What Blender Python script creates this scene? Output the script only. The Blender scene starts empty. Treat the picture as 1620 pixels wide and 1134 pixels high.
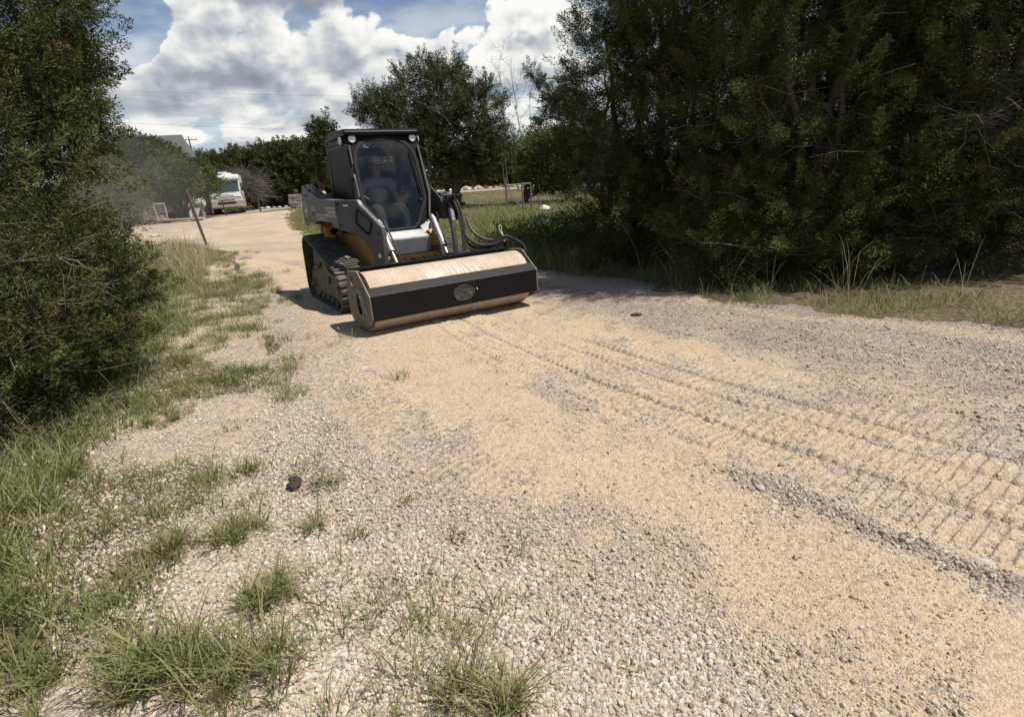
import bpy, bmesh, math, random
import numpy as np
from mathutils import Vector, Matrix

R = math.radians
scn = bpy.context.scene
COL = scn.collection

# ------------------------------------------------------------------ camera
CAM_H, F_PX, PITCH, ROLL = 1.489, 856.6, R(18.33), R(-3.74)
_cp, _sp, _cr, _sr = math.cos(PITCH), math.sin(PITCH), math.cos(ROLL), math.sin(ROLL)
FWD = np.array([0, _cp, -_sp]); _up0 = np.array([0, _sp, _cp]); _r0 = np.array([1.0, 0, 0])
RIGHT = _cr * _r0 + _sr * _up0
UP = -_sr * _r0 + _cr * _up0
CPOS = np.array([0, 0, CAM_H])
cd = bpy.data.cameras.new('camera')
cam = bpy.data.objects.new('camera', cd); COL.objects.link(cam)
m = Matrix(((RIGHT[0], UP[0], -FWD[0], 0), (RIGHT[1], UP[1], -FWD[1], 0), (RIGHT[2], UP[2], -FWD[2], CAM_H), (0, 0, 0, 1)))
cam.matrix_world = m
cd.sensor_fit = 'HORIZONTAL'; cd.sensor_width = 36; cd.lens = 36 * F_PX / 1620
cd.clip_start = 0.05; cd.clip_end = 3000
scn.camera = cam

def raydir(u, v):
    return FWD + RIGHT * (u - 810) / F_PX - UP * (v - 567) / F_PX
def G(u, v, z=0.0):                      # where a sight line of the survey photo meets the ground
    d = raydir(u, v); t = (z - CAM_H) / d[2]
    return (d[0] * t, d[1] * t)
def AT(u, v, dist):                      # point at a horizontal distance from the tripod
    d = raydir(u, v); return CPOS + d * (dist / math.hypot(d[0], d[1]))

# ------------------------------------------------------------------ light
SUN_EL, SUN_AZ = 63.0, -13.0             # azimuth measured from +X, counter-clockwise
scn.view_settings.view_transform = 'Standard'
scn.view_settings.look = 'None'
scn.view_settings.exposure = 0.14
scn.view_settings.gamma = 1
sd = bpy.data.lights.new('sun', 'SUN'); sd.energy = 5.0; sd.angle = R(0.53); sd.color = (1.0, 0.955, 0.88)
so = bpy.data.objects.new('sun', sd); COL.objects.link(so)
sv = Vector((math.cos(R(SUN_EL)) * math.cos(R(SUN_AZ)), math.cos(R(SUN_EL)) * math.sin(R(SUN_AZ)), math.sin(R(SUN_EL))))
so.rotation_euler = sv.to_track_quat('Z', 'Y').to_euler()
so.location = (0, 0, 30)

W = bpy.data.worlds.new('World'); scn.world = W; W.use_nodes = True
wt = W.node_tree; wt.nodes.clear()

class NT:
    """tiny helper to write node graphs as expressions"""
    def __init__(s, t): s.t = t
    def n(s, typ, **kw):
        nd = s.t.nodes.new(typ)
        for k, v in kw.items(): setattr(nd, k, v)
        return nd
    def put(s, sock, v):
        if v is None: return
        if isinstance(v, bpy.types.NodeSocket): s.t.links.new(v, sock)
        else: sock.default_value = v
    def math(s, op, a, b=None, c=None, clamp=False):
        nd = s.n('ShaderNodeMath', operation=op, use_clamp=clamp)
        s.put(nd.inputs[0], a); s.put(nd.inputs[1], b); s.put(nd.inputs[2], c)
        return nd.outputs[0]
    def mr(s, v, a, b, c=0.0, d=1.0, smooth=True):
        nd = s.n('ShaderNodeMapRange', interpolation_type='SMOOTHSTEP' if smooth else 'LINEAR')
        for i, x in enumerate((v, a, b, c, d)): s.put(nd.inputs[i], x)
        return nd.outputs[0]
    def mix(s, f, a, b, blend='MIX'):
        nd = s.n('ShaderNodeMix', data_type='RGBA', blend_type=blend)
        fix = lambda x: (*x, 1.0) if isinstance(x, (tuple, list)) and len(x) == 3 else x
        s.put(nd.inputs[0], f); s.put(nd.inputs[6], fix(a)); s.put(nd.inputs[7], fix(b))
        return nd.outputs[2]
    def noise(s, vec, scale, detail=4, rough=0.55, dist=0.0, dims='3D'):
        nd = s.n('ShaderNodeTexNoise', noise_dimensions=dims)
        s.put(nd.inputs['Vector'], vec); nd.inputs['Scale'].default_value = scale
        nd.inputs['Detail'].default_value = detail; nd.inputs['Roughness'].default_value = rough
        nd.inputs['Distortion'].default_value = dist
        return nd.outputs['Fac']
    def voro(s, vec, scale, feature='F1', rnd=1.0):
        nd = s.n('ShaderNodeTexVoronoi', feature=feature)
        s.put(nd.inputs['Vector'], vec); nd.inputs['Scale'].default_value = scale
        nd.inputs['Randomness'].default_value = rnd
        return nd
    def xyz(s, v):
        nd = s.n('ShaderNodeSeparateXYZ'); s.put(nd.inputs[0], v); return nd.outputs
    def comb(s, x, y, z):
        nd = s.n('ShaderNodeCombineXYZ'); s.put(nd.inputs[0], x); s.put(nd.inputs[1], y); s.put(nd.inputs[2], z); return nd.outputs[0]
    def vmath(s, op, a, b=None):
        nd = s.n('ShaderNodeVectorMath', operation=op); s.put(nd.inputs[0], a); s.put(nd.inputs[1], b); return nd.outputs[0]

w = NT(wt)
sky = w.n('ShaderNodeTexSky', sky_type='NISHITA')
sky.sun_disc = False; sky.sun_elevation = R(SUN_EL); sky.sun_rotation = R(90 - SUN_AZ); sky.air_density = 1.0; sky.dust_density = 0.6; sky.ozone_density = 2.0
tc = w.n('ShaderNodeTexCoord').outputs['Generated']
X, Y, Z = w.xyz(tc)
az = w.math('ARCTAN2', X, Y); el = w.math('ARCSINE', Z)
ev = w.comb(w.math('MULTIPLY', az, 1.0), w.math('MULTIPLY', el, 1.35), 0.0)
n_big = w.noise(ev, 3.2, 3, 0.5)
def puffs(v):
    wv = w.n('ShaderNodeTexNoise'); w.put(wv.inputs['Vector'], v); wv.inputs['Scale'].default_value = 14; wv.inputs['Detail'].default_value = 4
    v2 = w.vmath('ADD', v, w.vmath('SCALE', w.vmath('SUBTRACT', wv.outputs['Color'], (.5, .5, .5))))
    sc_ = v2.node; sc_.inputs[1].links[0].from_node.inputs['Scale'].default_value = 0.07
    tot = None
    for s_, g_ in ((10, .55), (26, .30)):
        vo = w.voro(v2, s_, 'F1')
        t = w.math('MULTIPLY', w.math('SUBTRACT', .8, vo.outputs['Distance']), g_); tot = t if tot is None else w.math('ADD', tot, t)
    return w.math('ADD', tot, w.math('MULTIPLY', w.math('SUBTRACT', w.noise(v, 60, 5, .6), .5), .22))
n_med = puffs(ev); n_med2 = puffs(w.vmath('ADD', ev, (0.010, 0.022, 0.0)))
def lows(dy): return w.noise(w.comb(w.math('ADD', az, dy * .6), w.math('MULTIPLY', w.math('ADD', el, dy), 3.2), 3.0), 7.5, 6, 0.52, 0.25)
n_low = lows(0.0); n_low2 = lows(0.016)
# cumulus banks: centre and size in degrees of the sky, weight, tone at the middle, tone gain to the top
BL = [(300, 60, 80, 75, 1.0, .80, .25), (265, 130, 70, 60, .8, .80, .2), (420, 55, 150, 80, 1.0, .62, .18), (545, 90, 100, 70, 1.1, .86, .22), (480, -25, 170, 48, 1.5, .22, .05), (430, 115, 150, 32, 1.6, .34, .25),
      (360, 150, 110, 30, 1.0, .42, .2), (800, 60, 110, 60, 1.2, .95, .22), (860, 20, 90, 60, 0.9, .95, .2), (930, 70, 120, 90, .9, .9, .2), (610, 60, 45, 70, .8, .70, .2), (690, 85, 60, 35, .9, .92, .25), (820, 125, 120, 26, 1.0, .50, .3), (640, 150, 120, 45, .8, .74, .3), (250, 150, 120, 40, .7, .8, .3),
      (370, 215, 330, 45, .75, .80, .15), (560, 215, 200, 45, .7, .8, .2), (1000, 200, 300, 60, .6, .75, .2), (200, 60, 70, 70, -1.1, .8, 0), (670, 15, 48, 38, -1.3, .8, 0), (790, 145, 60, 14, -.6, .8, 0)]
num = None; den = None
for (u, v, ru, rv, wt_, tone, gain) in BL:
    d = raydir(u, v); a0 = math.atan2(d[0], d[1]); e0 = math.atan2(d[2], math.hypot(d[0], d[1]))
    d2 = raydir(u + ru, v); ra = abs(math.atan2(d2[0], d2[1]) - a0)
    d3 = raydir(u, v - rv); re = abs(math.atan2(d3[2], math.hypot(d3[0], d3[1])) - e0)
    da = w.math('DIVIDE', w.math('SUBTRACT', az, a0), ra); de = w.math('DIVIDE', w.math('SUBTRACT', el, e0), re)
    rr = w.math('ADD', w.math('MULTIPLY', da, da), w.math('MULTIPLY', de, de))
    k = w.math('MULTIPLY', w.math('POWER', 2.718, w.math('MULTIPLY', rr, -1.1)), wt_)
    kp_ = w.math('ABSOLUTE', k)
    t_ = w.math('MULTIPLY', kp_, w.math('ADD', tone, w.math('MULTIPLY', w.math('MAXIMUM', w.math('MINIMUM', de, 1.2), -1.2), gain)))
    den = k if den is None else w.math('ADD', den, k); wsum = kp_ if num is None else w.math('ADD', wsum, kp_); num = t_ if num is None else w.math('ADD', num, t_)
front = w.mr(Y, 0.15, 0.55)
gen = w.math('MULTIPLY', w.mr(n_big, 0.46, 0.62, 0.0, 0.9), w.mr(el, R(28), R(50), 1.0, .25))
den_f = w.math('ADD', wsum, 0.001)
tone = w.math('ADD', w.math('DIVIDE', num, den_f), .07)
tone = w.math('ADD', w.math('MULTIPLY', tone, front), w.math('MULTIPLY', w.math('SUBTRACT', 1.0, front), 0.6))
dens = w.math('ADD', w.math('MULTIPLY', den, front), w.math('MULTIPLY', gen, w.math('SUBTRACT', 1.0, front)))
lowband = w.mr(el, R(3), R(13), 1.0, 0.0)
field = w.math('ADD', w.math('MULTIPLY', dens, 0.8), w.math('MULTIPLY', w.math('SUBTRACT', n_med, 0.40), 2.3))
field = w.math('ADD', field, w.math('MULTIPLY', w.math('SUBTRACT', n_low, 0.40), w.math('MULTIPLY', lowband, 1.8)))
cov = w.mr(field, 0.23, 0.47)
wisps = w.math('MULTIPLY', w.mr(n_low, 0.30, 0.62), w.mr(el, R(4), R(16), .85, .35))
cov = w.math('MAXIMUM', cov, wisps)
cov = w.math('MULTIPLY', cov, w.mr(el, R(26), R(48), 1.0, .18))
upw = w.mr(el, R(4), R(14), .35, 1.0)
relief = w.math('MULTIPLY', w.math('MULTIPLY', w.math('SUBTRACT', n_med, n_med2), 1.5), upw)
relief = w.math('ADD', relief, w.math('MULTIPLY', w.math('MULTIPLY', w.math('SUBTRACT', n_low, n_low2), 2.6), lowband))
soft = w.math('MULTIPLY', w.math('SUBTRACT', w.noise(ev, 7.5, 3, .5), .5), 1.0)
core = w.math('MULTIPLY', w.mr(field, 0.45, 1.3), -0.16)
edge = w.math('MULTIPLY', w.mr(field, 0.28, 0.55, 1.0, 0.0), 0.10)
bt = w.math('ADD', w.math('ADD', w.math('ADD', w.math('ADD', tone, soft), relief), core), edge)
bt = w.mr(bt, 0.0, 1.05, 0.0, 1.0, smooth=False)
ccol = w.n('ShaderNodeValToRGB'); w.put(ccol.inputs[0], bt)
cr = ccol.color_ramp; cr.elements[0].position = 0.0; cr.elements[0].color = (0.26, 0.29, 0.34, 1)
cr.elements[1].position = 1.0; cr.elements[1].color = (1.0, 0.985, 0.95, 1)
for ps, c in ((0.35, (0.36, 0.395, 0.45, 1)), (0.6, (0.58, 0.61, 0.65, 1)), (0.78, (0.84, 0.85, 0.82, 1))):
    e_ = cr.elements.new(ps); e_.color = c
bg1 = w.n('ShaderNodeBackground'); w.put(bg1.inputs[0], w.mix(w.mr(el, R(-2), R(11), .85, 0.0), sky.outputs[0], (5.0, 6.0, 7.0))); bg1.inputs[1].default_value = 0.09
bg2 = w.n('ShaderNodeBackground'); w.put(bg2.inputs[0], ccol.outputs[0]); bg2.inputs[1].default_value = 0.90
ms = w.n('ShaderNodeMixShader'); w.put(ms.inputs[0], cov); wt.links.new(bg1.outputs[0], ms.inputs[1]); wt.links.new(bg2.outputs[0], ms.inputs[2])
wo = w.n('ShaderNodeOutputWorld'); wt.links.new(ms.outputs[0], wo.inputs[0])
scn.cycles.max_bounces = 8; scn.cycles.transparent_max_bounces = 12

# ------------------------------------------------------------------ helpers
rng = np.random.default_rng(7)
random.seed(7)

def hash2(ix, iy, seed):
    n = (ix.astype(np.int64) * 374761393 + iy.astype(np.int64) * 668265263 + seed * 1442695041) & 0xffffffff
    n = ((n ^ (n >> 13)) * 1274126177) & 0xffffffff
    n = ((n ^ (n >> 16)) * 2246822519) & 0xffffffff
    return ((n ^ (n >> 15)) & 0xffffff) / float(0xffffff)
def vnoise(x, y, seed=0):
    x = np.asarray(x, float); y = np.asarray(y, float)
    ix = np.floor(x); iy = np.floor(y); fx = x - ix; fy = y - iy
    fx = fx * fx * (3 - 2 * fx); fy = fy * fy * (3 - 2 * fy)
    a = hash2(ix, iy, seed); b = hash2(ix + 1, iy, seed); c = hash2(ix, iy + 1, seed); d = hash2(ix + 1, iy + 1, seed)
    return (a * (1 - fx) + b * fx) * (1 - fy) + (c * (1 - fx) + d * fx) * fy
def fbm(x, y, sc, oct=4, seed=0, gain=0.5):
    s = 0; a = 1; t = 0
    for i in range(oct):
        s = s + a * vnoise(x * sc, y * sc, seed + i * 17); t += a; a *= gain; sc *= 2.03
    return s / t
def sstep(a, b, x): 
    t = np.clip((x - a) / (b - a), 0, 1); return t * t * (3 - 2 * t)

def tag(o, label=None, cat=None, group=None, kind=None):
    if label: o['label'] = label
    if cat: o['category'] = cat
    if group: o['group'] = group
    if kind: o['kind'] = kind
    return o
def empty(name, loc=(0, 0, 0), rz=0.0, label=None, cat=None, group=None):
    o = bpy.data.objects.new(name, None); COL.objects.link(o); o.location = loc; o.rotation_euler = (0, 0, rz)
    o.empty_display_size = 0.2
    return tag(o, label, cat, group)
def np_mesh(name, V, F, mat, parent=None, smooth=False, cols=None, loc=None):
    """V (n,3); F list/array of equal-length faces, or list of arrays"""
    me = bpy.data.meshes.new(name)
    V = np.asarray(V, np.float32)
    Fs = F if isinstance(F, list) else [F]
    Fs = [np.asarray(f, np.int32) for f in Fs if len(f)]
    tot = sum(f.size for f in Fs); nf = sum(len(f) for f in Fs)
    me.vertices.add(len(V)); me.vertices.foreach_set('co', V.ravel())
    me.loops.add(tot); me.loops.foreach_set('vertex_index', np.concatenate([f.ravel() for f in Fs]))
    me.polygons.add(nf)
    st = []; k = 0
    for f in Fs:
        st.append(np.arange(len(f)) * f.shape[1] + k); k += f.size
    me.polygons.foreach_set('loop_start', np.concatenate(st).astype(np.int32))
    me.polygons.foreach_set('use_smooth', np.full(nf, smooth))
    me.update(calc_edges=True)
    if cols is not None:
        ca = me.color_attributes.new('tone', 'FLOAT_COLOR', 'POINT')
        c4 = np.ones((len(V), 4), np.float32); c4[:, :cols.shape[1]] = cols
        ca.data.foreach_set('color', c4.ravel())
    if mat: me.materials.append(mat)
    o = bpy.data.objects.new(name, me); COL.objects.link(o)
    if parent: o.parent = parent
    if loc is not None: o.location = loc
    return o

class MB:
    """collects plain shapes, built as one mesh"""
    def __init__(s): s.bm = bmesh.new()
    def box(s, c, size, rot=None):
        m_ = Matrix.Translation(c) @ (rot.to_4x4() if rot else Matrix()) @ Matrix.Diagonal((*size, 1))
        bmesh.ops.create_cube(s.bm, size=1, matrix=m_); return s
    def bar(s, a, b, wd, th, upv=(0, 0, 1)):
        a = Vector(a); b = Vector(b); d = b - a; L = d.length; x = d.normalized(); u = Vector(upv)
        y = u.cross(x)
        if y.length < 1e-4: y = Vector((0, 1, 0)).cross(x)
        y.normalize(); z = x.cross(y)
        rot = Matrix((x, y, z)).transposed()
        return s.box((a + b) / 2, (L, wd, th), rot)
    def cyl(s, a, b, r0, r1=None, n=16, caps=True):
        a = Vector(a); b = Vector(b); r1 = r0 if r1 is None else r1
        q = (b - a).to_track_quat('Z', 'Y').to_matrix().to_4x4()
        m_ = Matrix.Translation((a + b) / 2) @ q
        bmesh.ops.create_cone(s.bm, cap_ends=caps, segments=n, radius1=r0, radius2=r1, depth=(b - a).length, matrix=m_); return s
    def sphere(s, c, r, seg=12, sc=(1, 1, 1), rot=None):
        m_ = Matrix.Translation(c) @ (rot.to_4x4() if rot else Matrix()) @ Matrix.Diagonal((sc[0] * r, sc[1] * r, sc[2] * r, 1))
        bmesh.ops.create_uvsphere(s.bm, u_segments=seg, v_segments=max(6, seg * 2 // 3), radius=1, matrix=m_); return s
    def tube(s, pts, r, n=8, caps=True):
        pts = [Vector(p) for p in pts]; rs = r if isinstance(r, (list, tuple)) else [r] * len(pts)
        rings = []; prev = None
        for i, p in enumerate(pts):
            t = (pts[min(i + 1, len(pts) - 1)] - pts[max(i - 1, 0)]).normalized()
            if prev is None:
                y = t.orthogonal().normalized()
            else:
                y = prev - t * prev.dot(t); y = y.normalized() if y.length > 1e-6 else t.orthogonal().normalized()
            prev = y; z = t.cross(y)
            rings.append([s.bm.verts.new(p + (y * math.cos(2 * math.pi * k / n) + z * math.sin(2 * math.pi * k / n)) * rs[i]) for k in range(n)])
        for a, b in zip(rings, rings[1:]):
            for k in range(n): s.bm.faces.new((a[k], a[(k + 1) % n], b[(k + 1) % n], b[k]))
        if caps: s.bm.faces.new(rings[0][::-1]); s.bm.faces.new(rings[-1])
        return s
    def prism(s, prof, f0, f1):
        """prof: 2D points; f0,f1 map a 2D point to 3D on each side"""
        a = [s.bm.verts.new(f0(*p)) for p in prof]; b = [s.bm.verts.new(f1(*p)) for p in prof]
        n = len(prof)
        s.bm.faces.new(a); s.bm.faces.new(b[::-1])
        for k in range(n): s.bm.faces.new((a[k], b[k], b[(k + 1) % n], a[(k + 1) % n]))
        return s
    def plate(s, outer, holes, f0, f1):
        """flat plate with holes, f0/f1 the two faces"""
        for f, flip in ((f0, 0), (f1, 1)):
            es = []
            for lp in [outer] + holes:
                vs = [s.bm.verts.new(f(*p)) for p in lp]
                es += [s.bm.edges.new((vs[k], vs[(k + 1) % len(vs)])) for k in range(len(vs))]
            bmesh.ops.triangle_fill(s.bm, use_beauty=True, use_dissolve=False, edges=es)
        for lp in [outer] + holes:
            a = [s.bm.verts.new(f0(*p)) for p in lp]; b = [s.bm.verts.new(f1(*p)) for p in lp]; n = len(lp)
            for k in range(n): s.bm.faces.new((a[k], b[k], b[(k + 1) % n], a[(k + 1) % n]))
        bmesh.ops.remove_doubles(s.bm, verts=s.bm.verts, dist=1e-5)
        return s
    def build(s, name, mat, parent=None, smooth=False, bevel=0.0, seg=2, label=None, autosm=35):
        bmesh.ops.recalc_face_normals(s.bm, faces=s.bm.faces)
        me = bpy.data.meshes.new(name); s.bm.to_mesh(me); s.bm.free()
        if mat: me.materials.append(mat)
        if smooth:
            me.polygons.foreach_set('use_smooth', [True] * len(me.polygons))
            try: me.set_sharp_from_angle(angle=R(autosm))
            except Exception: pass
        o = bpy.data.objects.new(name, me); COL.objects.link(o)
        if parent: o.parent = parent
        if bevel:
            md = o.modifiers.new('bevel', 'BEVEL'); md.width = bevel; md.segments = seg; md.limit_method = 'ANGLE'; md.angle_limit = R(40)
            md.harden_normals = False
        if label: o['label'] = label
        return o

def circle(cx, cy, r, n=20, ry=None, rot=0):
    ry = ry or r
    return [(cx + r * math.cos(t) * math.cos(rot) - ry * math.sin(t) * math.sin(rot), cy + r * math.cos(t) * math.sin(rot) + ry * math.sin(t) * math.cos(rot)) for t in [2 * math.pi * k / n for k in range(n)]]
def spline(pts, n=8):
    P = [Vector(p) for p in pts]; P = [P[0] * 2 - P[1]] + P + [P[-1] * 2 - P[-2]]; out = []
    for i in range(1, len(P) - 2):
        for k in range(n):
            t = k / n
            out.append(0.5 * ((2 * P[i]) + (P[i + 1] - P[i - 1]) * t + (2 * P[i - 1] - 5 * P[i] + 4 * P[i + 1] - P[i + 2]) * t * t + (3 * P[i] - P[i - 1] - 3 * P[i + 1] + P[i + 2]) * t ** 3))
    out.append(P[-2]); return out

# ------------------------------------------------------------------ materials
def newmat(name):
    m_ = bpy.data.materials.new(name); m_.use_nodes = True; t = m_.node_tree; t.nodes.clear()
    q = NT(t); out = q.n('ShaderNodeOutputMaterial'); b = q.n('ShaderNodeBsdfPrincipled'); t.links.new(b.outputs[0], out.inputs[0])
    return m_, q, b, out
def paint(name, col, rough=0.5, metal=0.0, dust=0.0, dcol=(0.42, 0.33, 0.23), var=0.15, scale=6.0, bump=0.0, bscale=40.0, coat=0.0, spec=0.5):
    m_, q, b, out = newmat(name)
    oc = q.n('ShaderNodeTexCoord').outputs['Object']
    n1 = q.noise(oc, scale, 5, 0.6); n2 = q.noise(oc, scale * 7, 4, 0.65)
    c = q.mix(q.mr(n1, 0.3, 0.7, 0, 1), tuple(x * (1 - var) for x in col), tuple(min(1, x * (1 + var)) for x in col))
    if dust > 0:
        nz = q.xyz(q.n('ShaderNodeNewGeometry').outputs['Normal'])[2]
        upf = q.mr(nz, -0.3, 1.0, 0.45, 1.0)
        f = q.math('MULTIPLY', q.mr(q.math('ADD', q.math('MULTIPLY', n1, .6), q.math('MULTIPLY', n2, .4)), 0.36, 0.68, 0.15, 1.0), q.math('MULTIPLY', upf, dust), clamp=True)
        c = q.mix(f, c, dcol)
        q.put(b.inputs['Roughness'], q.math('ADD', rough, q.math('MULTIPLY', f, 0.5), clamp=True))
    else:
        q.put(b.inputs['Roughness'], q.mr(n2, 0.3, 0.7, max(0.02, rough * 0.85), min(1, rough * 1.15)))
    q.put(b.inputs['Base Color'], c); b.inputs['Metallic'].default_value = metal
    b.inputs['Coat Weight'].default_value = coat; b.inputs['Coat Roughness'].default_value = 0.15
    b.inputs['Specular IOR Level'].default_value = spec
    if bump > 0:
        bp = q.n('ShaderNodeBump'); bp.inputs['Strength'].default_value = 1.0; bp.inputs['Distance'].default_value = bump
        q.put(bp.inputs['Height'], q.noise(oc, bscale, 5, 0.6)); q.put(b.inputs['Normal'], bp.outputs[0])
    return m_
def leafmat(name, dark, light, warm, trans=0.25, rough=0.6):
    m_, q, b, out = newmat(name)
    a = q.n('ShaderNodeAttribute', attribute_name='tone'); r_, g_, b_ = q.xyz(a.outputs['Color'])
    c = q.mix(r_, dark, light); c = q.mix(q.mr(g_, 0.0, 1.0), c, warm)
    q.put(b.inputs['Base Color'], c); b.inputs['Roughness'].default_value = rough; b.inputs['Specular IOR Level'].default_value = 0.25
    tr = q.n('ShaderNodeBsdfTranslucent'); q.put(tr.inputs[0], c)
    mx = q.n('ShaderNodeMixShader'); mx.inputs[0].default_value = trans
    q.t.links.new(b.outputs[0], mx.inputs[1]); q.t.links.new(tr.outputs[0], mx.inputs[2]); q.t.links.new(mx.outputs[0], out.inputs[0])
    return m_
# ------------------------------------------------------------------ ground
def nn(x, y): return 0.838 * x + 0.545 * y
def ss(x, y): return 0.545 * x - 0.838 * y
def ncurve(x, y):
    s = ss(x, y); return nn(x, y) - np.where(s < -2.9, 0.035 * (np.minimum(s, -2.9) + 2.9) ** 2, 0.05 * (s + 2.9))
def pl(pts):
    a = np.array([G(*p) for p in pts]); a = a[np.argsort(a[:, 1])]; return a
VERGE = np.array([(-0.2, 0.2), (-0.66, 1.22), (-0.99, 2.06), (-1.47, 2.65), (-1.81, 3.77), (-2.63, 5.62), (-5.2, 10.59), (-7.9, 15.82), (-12.5, 21.0), (-30, 30.0), (-60, 42)])
REDGE = np.array([(12, -1.5), (8, 1.2), (6, 2.9), (4.39, 4.39), (3.75, 4.9), (3.15, 5.35), (2.14, 6.9), (1.49, 7.9), (0.64, 9.1), (-1.6, 11.6), (-4.5, 16), (-9, 24), (-13, 34), (-16, 43)])
DEDGE = pl([(430, 470), (380, 410), (500, 545), (550, 590), (620, 650), (690, 705), (760, 790), (880, 890), (1040, 975), (1150, 1030), (1270, 1134)])
def xv(y): return np.interp(y, VERGE[:, 1], VERGE[:, 0])
def xr(y): return np.interp(y, REDGE[:, 1], REDGE[:, 0])
def xde(y): return np.interp(y, DEDGE[:, 1], DEDGE[:, 0])
def ROADY(x): return np.interp(x, [-70, -31, 0, 41, 90], [44, 50, 52, 50, 48])

def band(v, a, b, s=0.05): return sstep(a - s, a + s, v) * (1 - sstep(b - s, b + s, v))
def H0(x, y):
    """broad shape of the land"""
    z = 0.65 * np.exp(-((x + 3) / 20.0) ** 2) * sstep(24, 52, y)
    z = z + 0.22 * (fbm(x, y, 0.05, 2, 5) - 0.5) * sstep(14, 40, np.hypot(x, y))
    off = np.maximum(xv(y) - x, 0) * (y < 24)
    z = z + 0.10 * sstep(0.3, 2.5, off) * (fbm(x, y, 0.6, 3, 9) - 0.35)
    offr = np.maximum(x - xr(y), 0)
    z = z + 0.09 * sstep(0.4, 3.0, offr) * (fbm(x, y, 0.5, 3, 11) - 0.25)
    return z
def printband(x, y):
    n = ncurve(x, y); s = ss(x, y)
    return np.maximum(band(n, 2.30, 2.98, .03) * sstep(-7.4, -5.6, s), np.maximum(band(n, 3.0, 3.6, .03) * sstep(-4.1, -3.3, s), band(n, .92, 1.36, .05) * sstep(-5.4, -4.6, s) * (1 - sstep(-2.4, -1.7, s)))) * (np.hypot(x, y) < 9)
def prints(x, y):
    """raised bars left by the rubber tracks, 0..1"""
    n = ncurve(x, y); s = ss(x, y)
    wob = 0.016 * (fbm(x, y, 2.5, 2, 21) - 0.5) + .008 * (fbm(x, y, 14, 2, 22) - .5)
    def ribs(off, pitch=.057, k=None):
        k_ = (.13 - .035 * (s + 3)) if k is None else k
        q = np.abs((((s + k_ * n + wob + off) / pitch) % 1.0) - 0.5) * 2
        q2 = np.abs((((s + (k_ - .22) * n - wob + off) / (pitch * 1.17)) % 1.0) - 0.5) * 2
        ov = sstep(.50, .62, fbm(x, y, 1.9, 2, 37))
        return sstep(.20, .66, q) * (1 - .65 * ov) + sstep(.25, .7, q2) * .65 * ov
    fade = sstep(0.2, 0.55, fbm(x, y, 1.6, 3, 31)); brk = .42 + .58 * sstep(.36, .54, fbm(x, y, 8.0, 3, 33))
    A = band(n, 2.30, 2.60, .02) * ribs(0) + band(n, 2.63, 2.80, .015) * ribs(.03) + band(n, 2.80, 2.97, .015) * ribs(.018)
    B = (band(n, 3.0, 3.21, .02) * ribs(.02) + band(n, 3.28, 3.6, .03) * ribs(.05) * .8) * sstep(-4.1, -3.3, s)
    Lb = band(n, .92, 1.36, .04) * ribs(.01, .058, .34) * sstep(-5.4, -4.6, s) * (1 - sstep(-2.4, -1.7, s))
    return brk * (1 - .35 * sstep(-2.0, -.6, s)) * (A * sstep(-7.4, -5.6, s) * (.6 + .5 * fade) + B * (.45 + .65 * fade) + Lb * (.6 + .5 * fade))
def H(x, y):
    x = np.asarray(x, float); y = np.asarray(y, float)
    z = H0(x, y)
    near = 1 - sstep(14, 30, np.hypot(x, y))
    n = ncurve(x, y); s = ss(x, y)
    z = z + near * (0.030 * (fbm(x, y, 0.9, 3, 3) - 0.5) + 0.014 * (fbm(x, y, 5.0, 3, 4) - 0.5) + 0.007 * (fbm(x, y, 28.0, 2, 8) - 0.5))
    z = z + 0.025 * prints(x, y)
    z = z - 0.016 * np.exp(-((n - 2.61) / .022) ** 2) * sstep(-4, -2.5, s) - 0.018 * np.exp(-((n - 3.245) / .02) ** 2) * sstep(-4.4, -3.4, s) - 0.012 * np.exp(-((n - 2.98) / .025) ** 2) * sstep(-6, -4, s)
    z = z - 0.010 * band(n, 2.28, 3.64, .08) * near
    # windrow of loose stone beside the print
    z = z + 0.032 * np.exp(-((n - 2.17) / .09) ** 2) * sstep(-3.6, -1.8, s) * (.5 + fbm(x, y, 3, 3, 41)) * (.15 + .5 * sstep(-2.0, -.8, s))
    # turning wheel ruts behind the machine
    for (cx_, cy_, r_) in ((-13.5, 6.0, 9.6), (-14.2, 5.2, 11.6)):
        dd = np.hypot(x - cx_, y - cy_) - r_ - .4 * (fbm(x, y, .3, 2, 77) - .5)
        z = z - 0.03 * np.exp(-(dd / .10) ** 2) * sstep(9.5, 11, y) * (1 - sstep(18, 22, y))
        z = z + 0.02 * np.exp(-((dd - .22) / .10) ** 2) * sstep(9.5, 11, y) * (1 - sstep(18, 22, y))
    return z
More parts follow.
